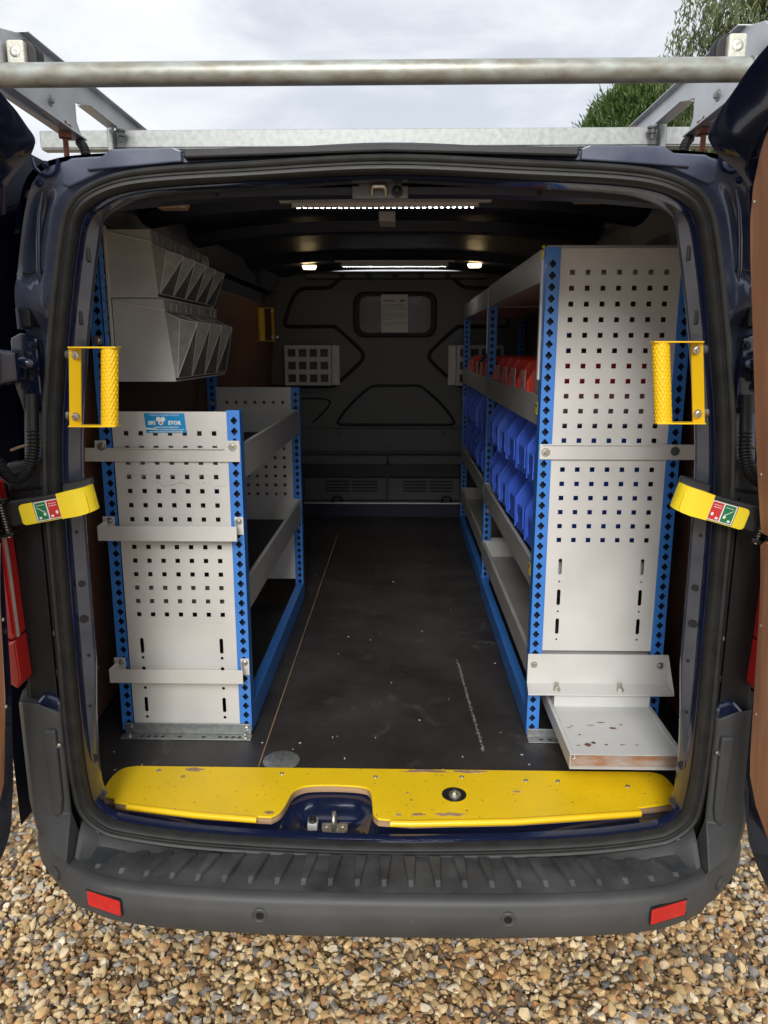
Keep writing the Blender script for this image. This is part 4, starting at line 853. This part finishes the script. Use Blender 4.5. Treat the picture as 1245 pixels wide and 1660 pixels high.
for k, (x, y, a, b_) in enumerate(((.50, 1.715, .010, .010), (.515, 1.725, .008, .006), (.475, 1.712, .005, .003), (.545, 1.716, .006, .003), (.585, 1.716, .008, .002), (.62, 1.716, .005, .002), (.56, 1.83, .012, .003), (.585, 1.80, .011, .006), (.53, 1.815, .014, .0015), (.48, 1.81, .005, .002), (.61, 1.82, .004, .003), (.49, 1.765, .004, .003), (.47, 1.80, .006, .002))):
    rq = random.Random(40 + k); pts = [(x + a * rq.uniform(.4, 1.15) * math.cos(2 * PI * q / 18), y + b_ * rq.uniform(.4, 1.15) * math.sin(2 * PI * q / 18)) for q in range(18)]
    obj('rust_chip', MB().prism(pts, lambda p, q, d: (p, q, d), TZ1 + .0002, TZ1 + .0006), 'rust', tr, fixn=False)
obj('hanger', MB().box(.455, .715, 1.918, 1.95, TZ1 + .0005, .7565), 'tray_paint', tr)

# --- left hand rack
lk = thing('shelving_rack', 'low blue and grey shelving rack on the left with blue maker sticker', 'shelving rack', (-.575, 2.5, FZ))
post(lk, -.762, -.728, FY, .612, 1.985, 1, sideholes=True); post(lk, -.424, -.390, FY, .612, 1.523, 1)
post(lk, -.770, -.736, 3.13, .612, 1.985, 1); post(lk, -.424, -.390, 3.13, .612, 1.523, 1)
colsL = [-.692 + pit * k for k in range(7)]
zl_ = [1.462 - .0386 * k for k in range(14)]
ex = []
for zc in (.868, .783, .690): ex.append((zc, .0235, [(-.690, slot(.0052, .0225)), (-.467, slot(.0052, .0225))]))
for zc in (.832, .741, .652): ex.append((zc, .006, [(-.690, circ(.0045)), (-.467, circ(.0045))]))
ep = perf_panel('end_panel', lk, -.7295, -.4225, FY + .003, .628, 1.519, colsL, zl_, 'grey_panel_worn', ex)
perf_panel('end_panel', lk, -.735, -.4225, 3.134, .70, 1.519, colsL, zl_, 'grey_panel', [])
obj('panel_top_fold', MB().box(-.735, -.4225, 3.128, 3.150, 1.519, 1.524), 'grey_panel', lk)
for z0, z1 in ((1.335, 1.428), (.962, 1.052)):
    lipshelf(lk, -.392, -.745, 2.004, 3.126, z0, z1, -1, True)
obj('base_rail', MB().box(-.394, -.390, 2.003, 3.128, .605, .680).box(-.42, -.394, 2.003, 3.128, .677, .680), 'post_blue', lk, bevel=.001)
b1 = obj('fixing_bracket', MB().box(-.86, -.392, FY - .0045, FY - .0015, 1.388, 1.424).box(-.775, -.745, FY - .0045, FY - .0015, 1.424, 1.444).box(-.430, -.392, FY - .0045, FY - .0015, 1.424, 1.444).box(-.745, -.432, FY - .010, FY - .0047, 1.4215, 1.4245), 'grey_panel', lk, bevel=.001)
bolt(b1, (-.757, FY - .0045, 1.428)); bolt(b1, (-.411, FY - .0045, 1.428))
def hook_rail(z):
    D = .045; mb = MB()
    mb.box(-.770, -.400, FY - D, FY - D + .002, z - .020, z + .020)
    mb.hexa([(-.770, FY - D + .001, z - .020), (-.768, FY - D + .001, z - .020), (-.768, FY - D + .001, z + .020), (-.770, FY - D + .001, z + .020)], [(-.757, FY - .003, z - .004), (-.755, FY - .003, z - .004), (-.755, FY - .003, z + .030), (-.757, FY - .003, z + .030)])
    mb.hexa([(-.402, FY - D + .001, z - .020), (-.400, FY - D + .001, z - .020), (-.400, FY - D + .001, z + .020), (-.402, FY - D + .001, z + .020)], [(-.414, FY - .003, z - .004), (-.412, FY - .003, z - .004), (-.412, FY - .003, z + .030), (-.414, FY - .003, z + .030)])
    mb.box(-.770, -.738, FY - .0045, FY - .0015, z - .005, z + .037); mb.box(-.414, -.390, FY - .0045, FY - .0015, z - .012, z + .037)
    h = obj('hanging_rail', mb, 'grey_panel', lk, bevel=.001)
    bolt(h, (-.750, FY - .0045, z + .026), r=.0085); bolt(h, (-.402, FY - .0045, z + .026), r=.0085)
hook_rail(1.202); hook_rail(.797)
ft = obj('foot_angle', MB().box(-.758, -.388, 1.925, 1.955, FZ + .0005, FZ + .004).box(-.752, -.392, 1.9545, 1.958, FZ + .004, FZ + .036), 'galvanised', lk, bevel=.001)
for x in (-.735, -.405): bolt(ft, (x, 1.9545, FZ + .024), r=.008); bolt(ft, (x, 1.938, FZ + .004), (0, 0, 1), r=.009)
for x in (-.70, -.68, -.66, -.64, -.592, -.524, -.478, -.459, -.44, -.422): obj('foot_slot', MB().prism([(-.006, -.004), (.003, -.004), (.006, .004), (-.003, .004)], lambda a, b, d: (a + x, b + 1.938, d), FZ + .0042, FZ + .0046), 'bead_black', ft)
bolt(lk, (-.745, FY - .003, 1.70), r=.012); bolt(lk, (-.407, 3.127, 1.36), r=.010); bolt(lk, (-.755, 3.127, 1.46), r=.010)
obj('latch_bolt', MB().tube([(-.405, 3.122, 1.0), (-.405, 3.122, .93)], .004, 8), 'zinc_bolt', lk)
# scuffs on the end panel
for x0, x1, z, h, sd_ in ((-.70, -.50, 1.352, .002, 1), (-.62, -.435, 1.325, .005, 2), (-.63, -.54, 1.338, .0012, 3), (-.63, -.55, 1.236, .0012, 4), (-.50, -.47, .667, .001, 5)):
    rr_ = random.Random(sd_); n = 24
    top = [(x0 + (x1 - x0) * k / n, z + .004 * math.sin(k * .7 + sd_) + h * rr_.random()) for k in range(n + 1)]; bot = [(a, b - .0006 - h * rr_.random() * .7) for a, b in top[::-1]]
    mb = MB()
    for k in range(n): mb.add([(top[k][0], FY + .0026, top[k][1]), (top[k + 1][0], FY + .0026, top[k + 1][1]), (bot[n - k - 1][0], FY + .0026, bot[n - k - 1][1]), (bot[n - k][0], FY + .0026, bot[n - k][1])], [(0, 1, 2, 3)] if rr_.random() > .35 else [])
    obj('scuff_mark', mb, 'cabinet_grey', lk, fixn=False)
# maker sticker
SX, SZ, SY = -.587, 1.489, FY + .0015
st_ = obj('sticker', MB().prism([(-.054, .026), (.052, .0255), (.0555, -.025), (-.050, -.0255)], lambda a, b, d: (SX + a, d, SZ + b), SY, SY + .001), 'sticker_blue', lk)
st_['label'] = 'faded blue sticker with white lettering'
TP = lambda ox, oz: (lambda a, b, d: (SX + ox + a, SY - .0006, SZ + oz + b))
text_mesh('lettering', 'BRI', .0135, TP(-.0345, .0005), 'white_print', st_, bold=.0006)
text_mesh('lettering', 'STOR', .0135, TP(.0255, .0005), 'white_print', st_, bold=.0006)
text_mesh('lettering', 'DESIGNED & MANUFACTURED BY', .0052, TP(-.001, .0205), 'white_print', st_)
mb = MB()
for cx_, cz_, r_ in ((-.0165, .0105, .0062), (-.0045, .0105, .0062), (-.0105, .001, .0062)): mb.prism(circ(r_, 18), lambda a, b, d: (SX + cx_ + a, d, SZ + cz_ + b), SY - .0007 + cx_ * .01, SY - .0003)
obj('emblem', mb, 'white_print', st_); obj('emblem_dot', MB().prism(circ(.0032, 14), lambda a, b, d: (SX - .0105 + a, d, SZ + .001 + b), SY - .0012, SY - .0010), 'dot_red', st_)
mb = MB()
for zz, x0, x1, seed in ((-.0105, -.030, .036, 1), (-.0168, -.024, .048, 2), (-.0226, -.042, .046, 3)):
    rr_ = random.Random(seed); x = x0
    while x < x1: l = rr_.uniform(.0008, .0022); mb.box(SX + x, SX + x + l, SY - .0006, SY - .0003, SZ + zz - .0013, SZ + zz + .0013); x += l + rr_.uniform(.0006, .0016)
mb.hexa([(SX - .051, SY - .0006, SZ - .0115), (SX - .020, SY - .0006, SZ - .0145), (SX - .020, SY - .0006, SZ - .0175), (SX - .051, SY - .0006, SZ - .0160)], [(SX - .051, SY - .0002, SZ - .0115), (SX - .020, SY - .0002, SZ - .0145), (SX - .020, SY - .0002, SZ - .0175), (SX - .051, SY - .0002, SZ - .0160)])
obj('small_print', mb, 'white_print', st_)

# --- tilt bin cabinets on the tall left posts
def cabinet(label, z0, z1, xb_, xt, xbm, nb, y0, y1):
    c = thing('tilt_bin_cabinet', label, 'bin cabinet', (xb_, y0, z0), 'tilt bin cabinets on the left wall')
    t = .003; H = z1 - z0
    Pc = lambda a, b, d: (a, d, b)
    prof = [(xb_, z0), (xbm, z0), (xt, z1 - .012), (xt, z1), (xb_, z1)]
    for y in (y0, y1 - t): obj('end_panel', MB().prism(prof, Pc, y, y + t), 'cabinet_grey', c, bevel=.001)
    obj('back_panel', MB().box(xb_, xb_ + t, y0 + t, y1 - t, z0, z1), 'cabinet_grey', c)
    obj('top_panel', MB().box(xb_ + t, xt, y0 + t, y1 - t, z1 - t, z1), 'cabinet_grey', c); obj('bottom_panel', MB().box(xb_ + t, xbm, y0 + t, y1 - t, z0, z0 + t), 'cabinet_grey', c)
    obj('edge_rod', MB().tube([(xb_ + .012, y0 - .002, z1 - .008), (xt + .004, y0 - .002, z1 - .030)], .0022, 8), 'paper', c, smooth=40)
    zb, zt = z0 + .010, z1 - .040; W = (y1 - y0) / nb
    obj('label_strip', MB().box(xt, xt + .004, y0 + .002, y1 - .002, z1 - .034, z1 - .002), 'clear_plastic', c, bevel=.001)
    for k in range(nb):
        a, b = y0 + W * k + .003, y0 + W * (k + 1) - .003; m_ = (a + b) / 2; e = .052
        V = [(xt - .06, a, zt), (xt - .06, b, zt), (xt + .004, a, zt + .004), (xt + .004, b, zt + .004), (xt + e - .012, a, zt - .012), (xt + e - .012, b, zt - .012), (xt + e + .016, m_, zt - .020), (xbm + .004, a, zb), (xbm + .004, b, zb), (xbm - .06, a, zb), (xbm - .06, b, zb)]
        F = [(2, 3, 5, 6, 4), (4, 6, 7), (6, 5, 8), (7, 8, 10, 9), (2, 4, 7, 9, 0), (3, 1, 10, 8, 5)]
        tbn = obj('tilt_bin', MB().add(V, F), 'clear_plastic', c)
        obj('facet_shade', MB().add([V[6], V[8], V[7]], [(0, 1, 2)]), 'facet_shade_plastic', tbn, fixn=False)
        rim = MB()
        for p, q in ((4, 7), (5, 8), (7, 8), (4, 6), (6, 5), (2, 4), (3, 5), (6, 7), (6, 8)): rim.tube([V[p], V[q]], .0013, 6)
        obj('rim', rim, 'cabinet_grey', tbn)
        [obj('tab', MB().box(xt + .0045, xt + .009, m_ + q_ - .006, m_ + q_ + .006, z1 - .030, z1 - .008), 'clear_plastic', tbn, bevel=.002) for q_ in (-.024, .024)]
        if k in (1, 3): obj('contents', MB().box(xt - .04, xt + .0, a + .02, b - .02, zb + .004, zb + .05), 'bin_red' if (nb == 4 and k == 1) else 'cabinet_grey', tbn, bevel=.01)
    return c
cabinet('upper grey tilt bin cabinet with five clear plastic pockets', 1.809, 1.977, -.727, -.612, -.600, 5, 2.012, 2.60)
cabinet('lower, deeper grey tilt bin cabinet with four clear plastic pockets', 1.594, 1.807, -.722, -.588, -.566, 4, 2.012, 2.58)
obj('cabinet_rail', MB().box(-.764 + .036, -.7285, 1.992, 2.01, 1.60, 1.985).box(-.7283, -.7225, 2.0, 2.01, 1.60, 1.985), 'grey_panel', lk, bevel=.001)
mb = MB()
for k in range(9): mb.box(-.7278, -.7255, 1.9905, 1.9918, 1.64 + k * .038, 1.647 + k * .038)
obj('rail_slots', mb, 'bead_black', lk)

# --- bins on the right rack
ORD = ['nearest the open doors', 'second from the open doors', 'third from the open doors', 'fourth from the open doors', 'fifth from the open doors', 'sixth from the open doors']
def bin_mesh(wd, dp, ht, name):
    """front faces -x (aisle), origin at front bottom centre; open top scoop bin with chamfered nose"""
    t = .003; h1 = ht * .60; ch = ht * .36
    prof = [(0.010, 0), (0, h1 * .12), (.0, h1), (ch * .72, ht), (dp, ht), (dp, 0)]
    o = MB()
    for s in (-1, 1):
        y = s * wd / 2; o.prism(prof, lambda a, b, d: (a, d, b), y, y - s * t)
    # front wall leaning, with raised frame
    o.hexa([(.0005, -wd / 2 + t, h1 * .12), (.0005, wd / 2 - t, h1 * .12), (.0005, wd / 2 - t, h1 * .86), (.0005, -wd / 2 + t, h1 * .86)], [(.0035, -wd / 2 + t, h1 * .12), (.0035, wd / 2 - t, h1 * .12), (.0035, wd / 2 - t, h1 * .86), (.0035, -wd / 2 + t, h1 * .86)])
    o.box(.010, dp, -wd / 2 + t, wd / 2 - t, 0, t); o.box(dp - t, dp, -wd / 2 + t, wd / 2 - t, t, ht)
    # stiffening rim along the chamfer and top, both sides, and the nose corner posts
    for s in (-1, 1):
        y = s * (wd / 2)
        for (a0, b0), (a1, b1) in zip(prof[1:4], prof[2:5]):
            o.hexa([(a0 - .003, y - s * .006, b0), (a0 - .003, y + s * .003, b0), (a1 - .003, y + s * .003, b1 + .001), (a1 - .003, y - s * .006, b1 + .001)], [(a0 + .006, y - s * .006, b0), (a0 + .006, y + s * .003, b0), (a1 + .006, y + s * .003, b1 - .004), (a1 + .006, y - s * .006, b1 - .004)])
        # recessed side field edge
        o.box(.016, .019, *sorted((y, y + s * .0022)), ht * .10, h1 * 1.0); o.box(.016, dp - .01, *sorted((y, y + s * .0022)), ht * .08, ht * .10)
    me = obj(name, o, 'bin_blue', None, fixn=True)
    return me
def place_bins(proto, slotm, wd, ht, mname, spots, zb, xf, lab, group, first):
    for i, (y, lb) in enumerate(spots):
        b = proto.copy(); b.data = proto.data if mname is None else proto.data.copy()
        if mname: b.data.materials.clear(); b.data.materials.append(MATS[mname[i] if isinstance(mname, list) else mname])
        COL.objects.link(b); b.location = (xf + random.uniform(0, .007), y + random.uniform(-.006, .006), zb); b.rotation_euler = (R(random.uniform(-1, 1)), 0, R(random.uniform(-2.5, 2.5)))
        tag(b, lab.format(lb), 'storage bin', group)
        s_ = slotm.copy(); COL.objects.link(s_); s_.parent = b
pb = bin_mesh(.172, .30, .176, 'storage_bin')
lbm = MB().box(-.0025, -.0002, -.045, .045, .062, .092).box(-.0045, -.0002, -.055, -.045, .03, .10).box(-.0045, -.0002, .045, .055, .03, .10)
pl = obj('label_holder', lbm, 'bin_blue', None, bevel=.001)
for row, zb, rname in ((0, 1.296, 'upper'), (1, 1.108, 'lower')):
    place_bins(pb, pl, .172, .176, None, [(2.10 + .196 * k, ORD[k]) for k in range(6)], zb, .405 - .008 * (1 - row) , 'blue bin in ' + rname + ' row of the near bay, {}', 'blue bins on the right rack', True)
    place_bins(pb, pl, .172, .176, None, [(3.40 + .196 * k, ORD[k]) for k in range(6)], zb, .412 - .008 * (1 - row), 'blue bin in ' + rname + ' row of the far bay, {}', 'blue bins on the right rack', True)
pr_ = bin_mesh(.185, .28, .145, 'storage_bin'); lr = obj('label_holder', MB().box(-.003, -.0002, -.05, .05, .062, .12), 'label_pale', None, bevel=.001)
place_bins(pr_, lr, .185, .145, 'bin_red', [(2.12 + .215 * k, ORD[k]) for k in range(5)], 1.497, .404, 'red bin on middle shelf of the near bay, {}', 'red bins on the right rack', True)
place_bins(pr_, lr, .185, .145, ['bin_red', 'bin_red', 'bin_black', 'bin_red', 'bin_red'], [(3.42 + .215 * k, k) for k in range(5)], 1.497, .410, 'far {}', 'red bins on the right rack', True)
fb = [o for o in COL.objects if o.get('label', '').startswith('far ') and o.get('category') == 'storage bin']
nm_ = ['nearest the open doors', 'just before the black one', None, 'just beyond the black one', 'farthest of all, by the bulkhead']
for o in fb:
    k = int(o['label'].split()[1]); o['label'] = 'black bin among the red ones on middle shelf of the far bay' if k == 2 else 'red bin on middle shelf of the far bay, ' + nm_[k]
for p in (pb, pl, pr_, lr): bpy.data.objects.remove(p)

# --- things hung on the bulkhead
def grid_rack(x0, side, label):
    c = thing('document_rack', label, 'wall rack', (x0, BY - .05, 1.45), 'grid fronted racks on the bulkhead')
    z0, z1, W = 1.452, 1.700, .292
    sx = lambda a: x0 + a
    big = [(.024, .024), (-.024, .024), (-.024, -.024), (.024, -.024)]
    cols = [.045 + .068 * k for k in range(4)]
    rows = [(z0 + .045 + .078 * k, .030, [(sx(q), big) for q in cols]) for k in range(3)]
    obj('front_grid', MB().perf(lambda s_, t, d: (s_, BY - .065 + d, t), sx(0), sx(W), z0, z1, rows, .003), 'cabinet_grey', c, fixn=False)
    e = sx(W) if side > 0 else sx(0) - .05
    obj('fixing_flange', MB().box(e + .001, e + .049, BY - .012, BY - .009, z0, z1).box(*((e - .002, e + .001) if side > 0 else (e + .049, e + .052)), BY - .065, BY - .009, z0, z1), 'cabinet_grey', c, bevel=.001)
    obj('back_plate', MB().box(sx(.005), sx(W - .005), BY - .014, BY - .010, z0, z1), 'bulkhead_paint', c); obj('floor_plate', MB().box(sx(.002), sx(W - .002), BY - .062, BY - .015, z0, z0 + .003), 'cabinet_grey', c)
    for z in (z0 + .03, z1 - .03): bolt(c, (e + .03, BY - .012, z), r=.007)
grid_rack(-.700, 1, 'grey metal rack with square grid front, left on the bulkhead')
grid_rack(.378, -1, 'grey metal rack with square grid front, behind the right rack posts')
nt_ = obj('paper_notice', MB().box(-.094, .072, BY - .0125, BY - .0108, 1.778, 2.008), 'paper'); tag(nt_, 'white printed notice sheet stuck on the bulkhead window', 'notice')
mb = MB(); rr_ = random.Random(3)
for para, (zt, n) in enumerate(((1.945, 4), (1.894, 4), (1.834, 2))):
    for k in range(n):
        x = -.085; z = zt - k * .0125; xe = .060 if k < n - 1 else -.02
        while x < xe: l = rr_.uniform(.004, .014); mb.box(x, min(x + l, xe), BY - .0131, BY - .0127, z, z + .0035); x += l + .003
mb.box(-.085, -.01, BY - .0131, BY - .0127, 1.968, 1.974); mb.prism([(.020, 1.968), (.034, 1.982), (.046, 1.976), (.036, 1.968), (.040, 1.960), (.028, 1.964)], lambda a, b, d: (a, d, b), BY - .0131, BY - .0127); mb.box(.042, .058, BY - .0131, BY - .0127, 1.966, 1.974)
obj('print', mb, 'ink', nt_)

# ------------------------------------------------------------------ roof rack with rear roller
rr = thing('roof_rack', 'galvanised roof rack with rear roller tube above the van doors', 'roof rack', (0, 1.9, 2.1))
RY, RZ, RR = 1.50, 2.1685, .0205
tb_ = []
obj('roller', MB().lathe((-.735, RY, RZ), (1, 0, 0), [(RR * .9, 0), (RR, .006), (RR, 1.381), (RR * .9, 1.387)], 40), 'galv_tube', rr, smooth=40)
obj('roller_cap', MB().lathe((.652, RY, RZ), (1, 0, 0), [(.022, 0), (.024, .004), (.010, .010), (.008, .020)], 20), 'galvanised', rr, smooth=40)
BMY = 2.13
obj('cross_beam', MB().box(-.925, .85, BMY, BMY + .045, 2.198, 2.241).box(-.925, .85, BMY + .001, BMY + .035, 2.194, 2.1978), 'galvanised', rr, bevel=.003)
obj('beam_end', MB().box(-.9262, -.9252, BMY + .003, BMY + .042, 2.200, 2.239), 'bead_black', rr)
for s in (-1, 1):
    xs = s * .705 - .015
    # cast side arm: plate in the fore-aft plane with a window and a bottom flange
    pl_ = [(1.46, 2.145), (1.46, 2.205), (1.54, 2.262), (1.64, 2.288), (2.31, 2.292), (2.335, 2.280), (2.335, 2.250), (2.10, 2.243), (1.95, 2.243), (1.865, 2.230), (1.865, 2.19), (1.895, 2.155), (1.50, 2.144)]
    a_ = obj('side_arm', MB().prism(pl_, lambda a, b, d: (xs + d, a, b), -.003, .003), 'aluminium', rr, bevel=.001)
    obj('lower_flange', MB().hexa([(xs - .022, 1.50, 2.157), (xs + .022, 1.50, 2.157), (xs + .022, 1.87, 2.150), (xs - .022, 1.87, 2.150)], [(xs - .022, 1.50, 2.161), (xs + .022, 1.50, 2.161), (xs + .022, 1.87, 2.154), (xs - .022, 1.87, 2.154)]), 'aluminium', a_, bevel=.001)
    obj('top_flange', MB().hexa([(xs - .018, 1.62, 2.284), (xs + .018, 1.62, 2.284), (xs + .018, 2.33, 2.2925), (xs - .018, 2.33, 2.2925)], [(xs - .018, 1.62, 2.287), (xs + .018, 1.62, 2.287), (xs + .018, 2.33, 2.2955), (xs - .018, 2.33, 2.2955)]), 'aluminium', a_, bevel=.001)
    obj('window_flange', MB().box(xs - .016, xs + .016, 1.92, 2.10, 2.2390, 2.2425), 'aluminium', a_, bevel=.001)
    for y, z in ((1.66, 2.21), (1.73, 2.195)): bolt(a_, (xs - s * .003, y, z), (-s, 0, 0), .012, m='galvanised')
    obj('clamp', MB().box(xs - s * -.012 - .008, xs - s * -.012 + .008, BMY - .02, BMY - .001, 2.185, 2.246), 'galvanised', a_, bevel=.003)
    obj('clamp_bolt', MB().lathe((xs - s * .018, BMY - .022, 2.236), (0, 0, -1), [(.013, 0), (.013, .005), (.009, .006), (.009, .016), (.005, .017), (.005, .03)], 6), 'bulkhead_paint', a_)
    f_ = obj('foot_bolt', MB().lathe((xs + s * .0, 1.80, 2.055), (0, 0, 1), [(.006, 0), (.006, .115), (.004, .12)], 12).lathe((xs, 1.80, 2.155), (0, 0, 1), [(.016, 0), (.016, .01)], 6).lathe((xs, 1.80, 2.138), (0, 0, 1), [(.015, 0), (.015, .012)], 6), 'rust', rr, smooth=30)
    obj('foot_boot', MB().lathe((xs, 1.80, 2.04), (0, 0, 1), [(.022, 0), (.018, .018), (.012, .03), (.010, .04)], 14), 'cabinet_grey', f_, smooth=40)
    pth = spline([(xs - s * .035, 1.83, 2.05), (xs - s * .034, 1.83, 2.09), (xs - s * .025, 1.84, 2.125), (xs - s * .008, 1.86, 2.145)], 16)
    obj('cable_conduit', MB().tube(pth, [.011 if i % 3 else .0085 for i in range(len(pth))], 12), 'rubber_dark', rr, smooth=30)
    obj('roller_bearing', MB().lathe((xs - s * .004, RY, RZ), (s, 0, 0), [(.030, 0), (.030, .012), (.012, .014)], 24), 'aluminium', rr, smooth=40)
    # work lamp on the arm end
    cx_ = -.690 if s < 0 else .640
    wlm = thing('work_lamp', ('left' if s < 0 else 'right') + ' clear work lamp with black rubber surround on roof rack arm', 'lamp', (cx_, 1.56, 2.16), 'work lamps on the roof rack')
    lpz = [(.026, -.022), (.026, .025)] + [(.026 * math.cos(t), .025 + .024 * math.sin(t)) for t in np.linspace(.2, PI - .2, 9)] + [(-.026, .025), (-.026, -.022)]
    obj('body', MB().prism(lpz, lambda a, b, d: (cx_ + a - s * .004, d, 2.203 + b), 1.560, 1.592), 'rubber_dark', wlm, bevel=.006, seg=3)
    obj('lens', MB().prism(rrect(.0165, .034, .005), lambda a, b, d: (cx_ + s * .006 + a, d, 2.211 + b), 1.546, 1.565), 'work_lens', wlm, bevel=.004, seg=3)
    for q in (-.015, .015): obj('lamp_cell', MB().lathe((cx_ + s * .006, 1.5455, 2.209 + q), (0, -1, 0), [(.010, 0), (.008, .001), (.004, .0005)], 16), 'zinc_bolt', wlm, smooth=40)

# ------------------------------------------------------------------ trees beyond the van
def leafcloud(name, parent, pts, material, ln, wd, dirf, seed):
    r = np.random.default_rng(seed); n = len(pts); pts = np.array(pts); V = np.zeros((n, 4, 3))
    for i in range(n):
        d = np.array(dirf(r, pts[i])); d /= np.linalg.norm(d); q = np.cross(d, r.normal(size=3)); q /= np.linalg.norm(q); l = ln * r.uniform(.6, 1.3); w2 = wd * r.uniform(.6, 1.2)
        p = pts[i]; V[i] = [p, p + d * l * .45 + q * w2, p + d * l, p + d * l * .45 - q * w2]
    me = bpy.data.meshes.new(name); me.vertices.add(n * 4); me.vertices.foreach_set('co', V.ravel()); F = np.arange(n * 4, dtype=np.int32); me.loops.add(n * 4); me.loops.foreach_set('vertex_index', F)
    me.polygons.add(n); me.polygons.foreach_set('loop_start', np.arange(0, n * 4, 4, dtype=np.int32)); me.update(); me.materials.append(MATS[material]); me.validate()
    o = bpy.data.objects.new(name, me); COL.objects.link(o); o.parent = parent; o.matrix_parent_inverse = Matrix.Translation(-parent.location); return o
# tall loose tree, upper right
WC = Vector((7.85, 15.0, 6.9))
wt = thing('loose_leaved_tree', 'tall grey-green tree with hanging narrow leaves, upper right', 'tree', (7.9, 15.0, GZ))
tk = MB(); tk.tube(spline([(7.9, 15, GZ - .1), (7.95, 15.05, 2.5), (7.8, 15, 5), (7.9, 14.9, 8)], 5), [.26 - .012 * i for i in range(16)], 10); obj('trunk', tk, 'bark', wt, smooth=60)
r = np.random.default_rng(5); pts = []; lim = []
for k in range(260):
    a, e = r.uniform(0, 2 * PI), r.uniform(-.8, 1.0); R_ = r.uniform(.5, 1.0); t = Vector((math.cos(a) * math.sqrt(max(0, 1 - e * e)), math.sin(a) * math.sqrt(max(0, 1 - e * e)), e))
    tip = WC + Vector((t.x * 2.65, t.y * 2.6, t.z * 4.0)) * R_; lim.append((Vector((7.9, 15, min(8, max(2.5, tip.z - 1.3)))), tip))
    for j in range(10):
        c = tip + Vector(r.normal(0, .28, 3)); n_l = int(r.integers(18, 46)); L_ = r.uniform(.35, 1.0); sw = r.normal(0, .2, 2)
        for q in range(n_l):
            t_ = q / n_l; pts.append((c.x + sw[0] * t_ + r.normal(0, .045), c.y + sw[1] * t_ + r.normal(0, .045), c.z - L_ * t_ + r.normal(0, .03)))
lm = MB()
for p, q in lim[:60]: lm.tube([p, (p + q) / 2 + Vector((0, 0, .25)), q], [.06, .035, .012], 6)
obj('limbs', lm, 'bark', wt, smooth=60)
leafcloud('crown', wt, pts, 'leaf_willow', .15, .0155, lambda r, p: (r.normal(0, .45), r.normal(0, .45), -1), 3)
# dense conifer
CC = Vector((6.35, 22.0, GZ))
ct = thing('conifer_tree', 'dense dark green conifer with rounded top behind the roof rack', 'tree', tuple(CC))
tk = MB(); tk.tube([(6.35, 22, 0), (6.35, 22, 7.2)], [.22, .05], 8); obj('trunk', tk, 'bark', ct)
pts = []; r = np.random.default_rng(9)
for k in range(1500):
    z = r.uniform(1.0, 8.35) if r.random() < .35 else r.uniform(5.8, 8.35); rad = 2.3 * min(1, (max(0, 8.45 - z) / 2.5) ** .55); a = r.uniform(0, 2 * PI); R_ = rad * r.uniform(.72, 1.06)
    c = np.array([6.35 + R_ * math.cos(a), 22 + R_ * math.sin(a), z])
    for q in range(34):
        o_ = r.normal(0, .10, 3); o_[2] *= 1.4; pts.append(tuple(c + o_))
leafcloud('crown', ct, pts, 'leaf_conifer', .17, .022, lambda r, p: ((p[0] - 6.35) * .35 + r.normal(0, .4), (p[1] - 22) * .35 + r.normal(0, .4), .9 + r.normal(0, .4)), 4)
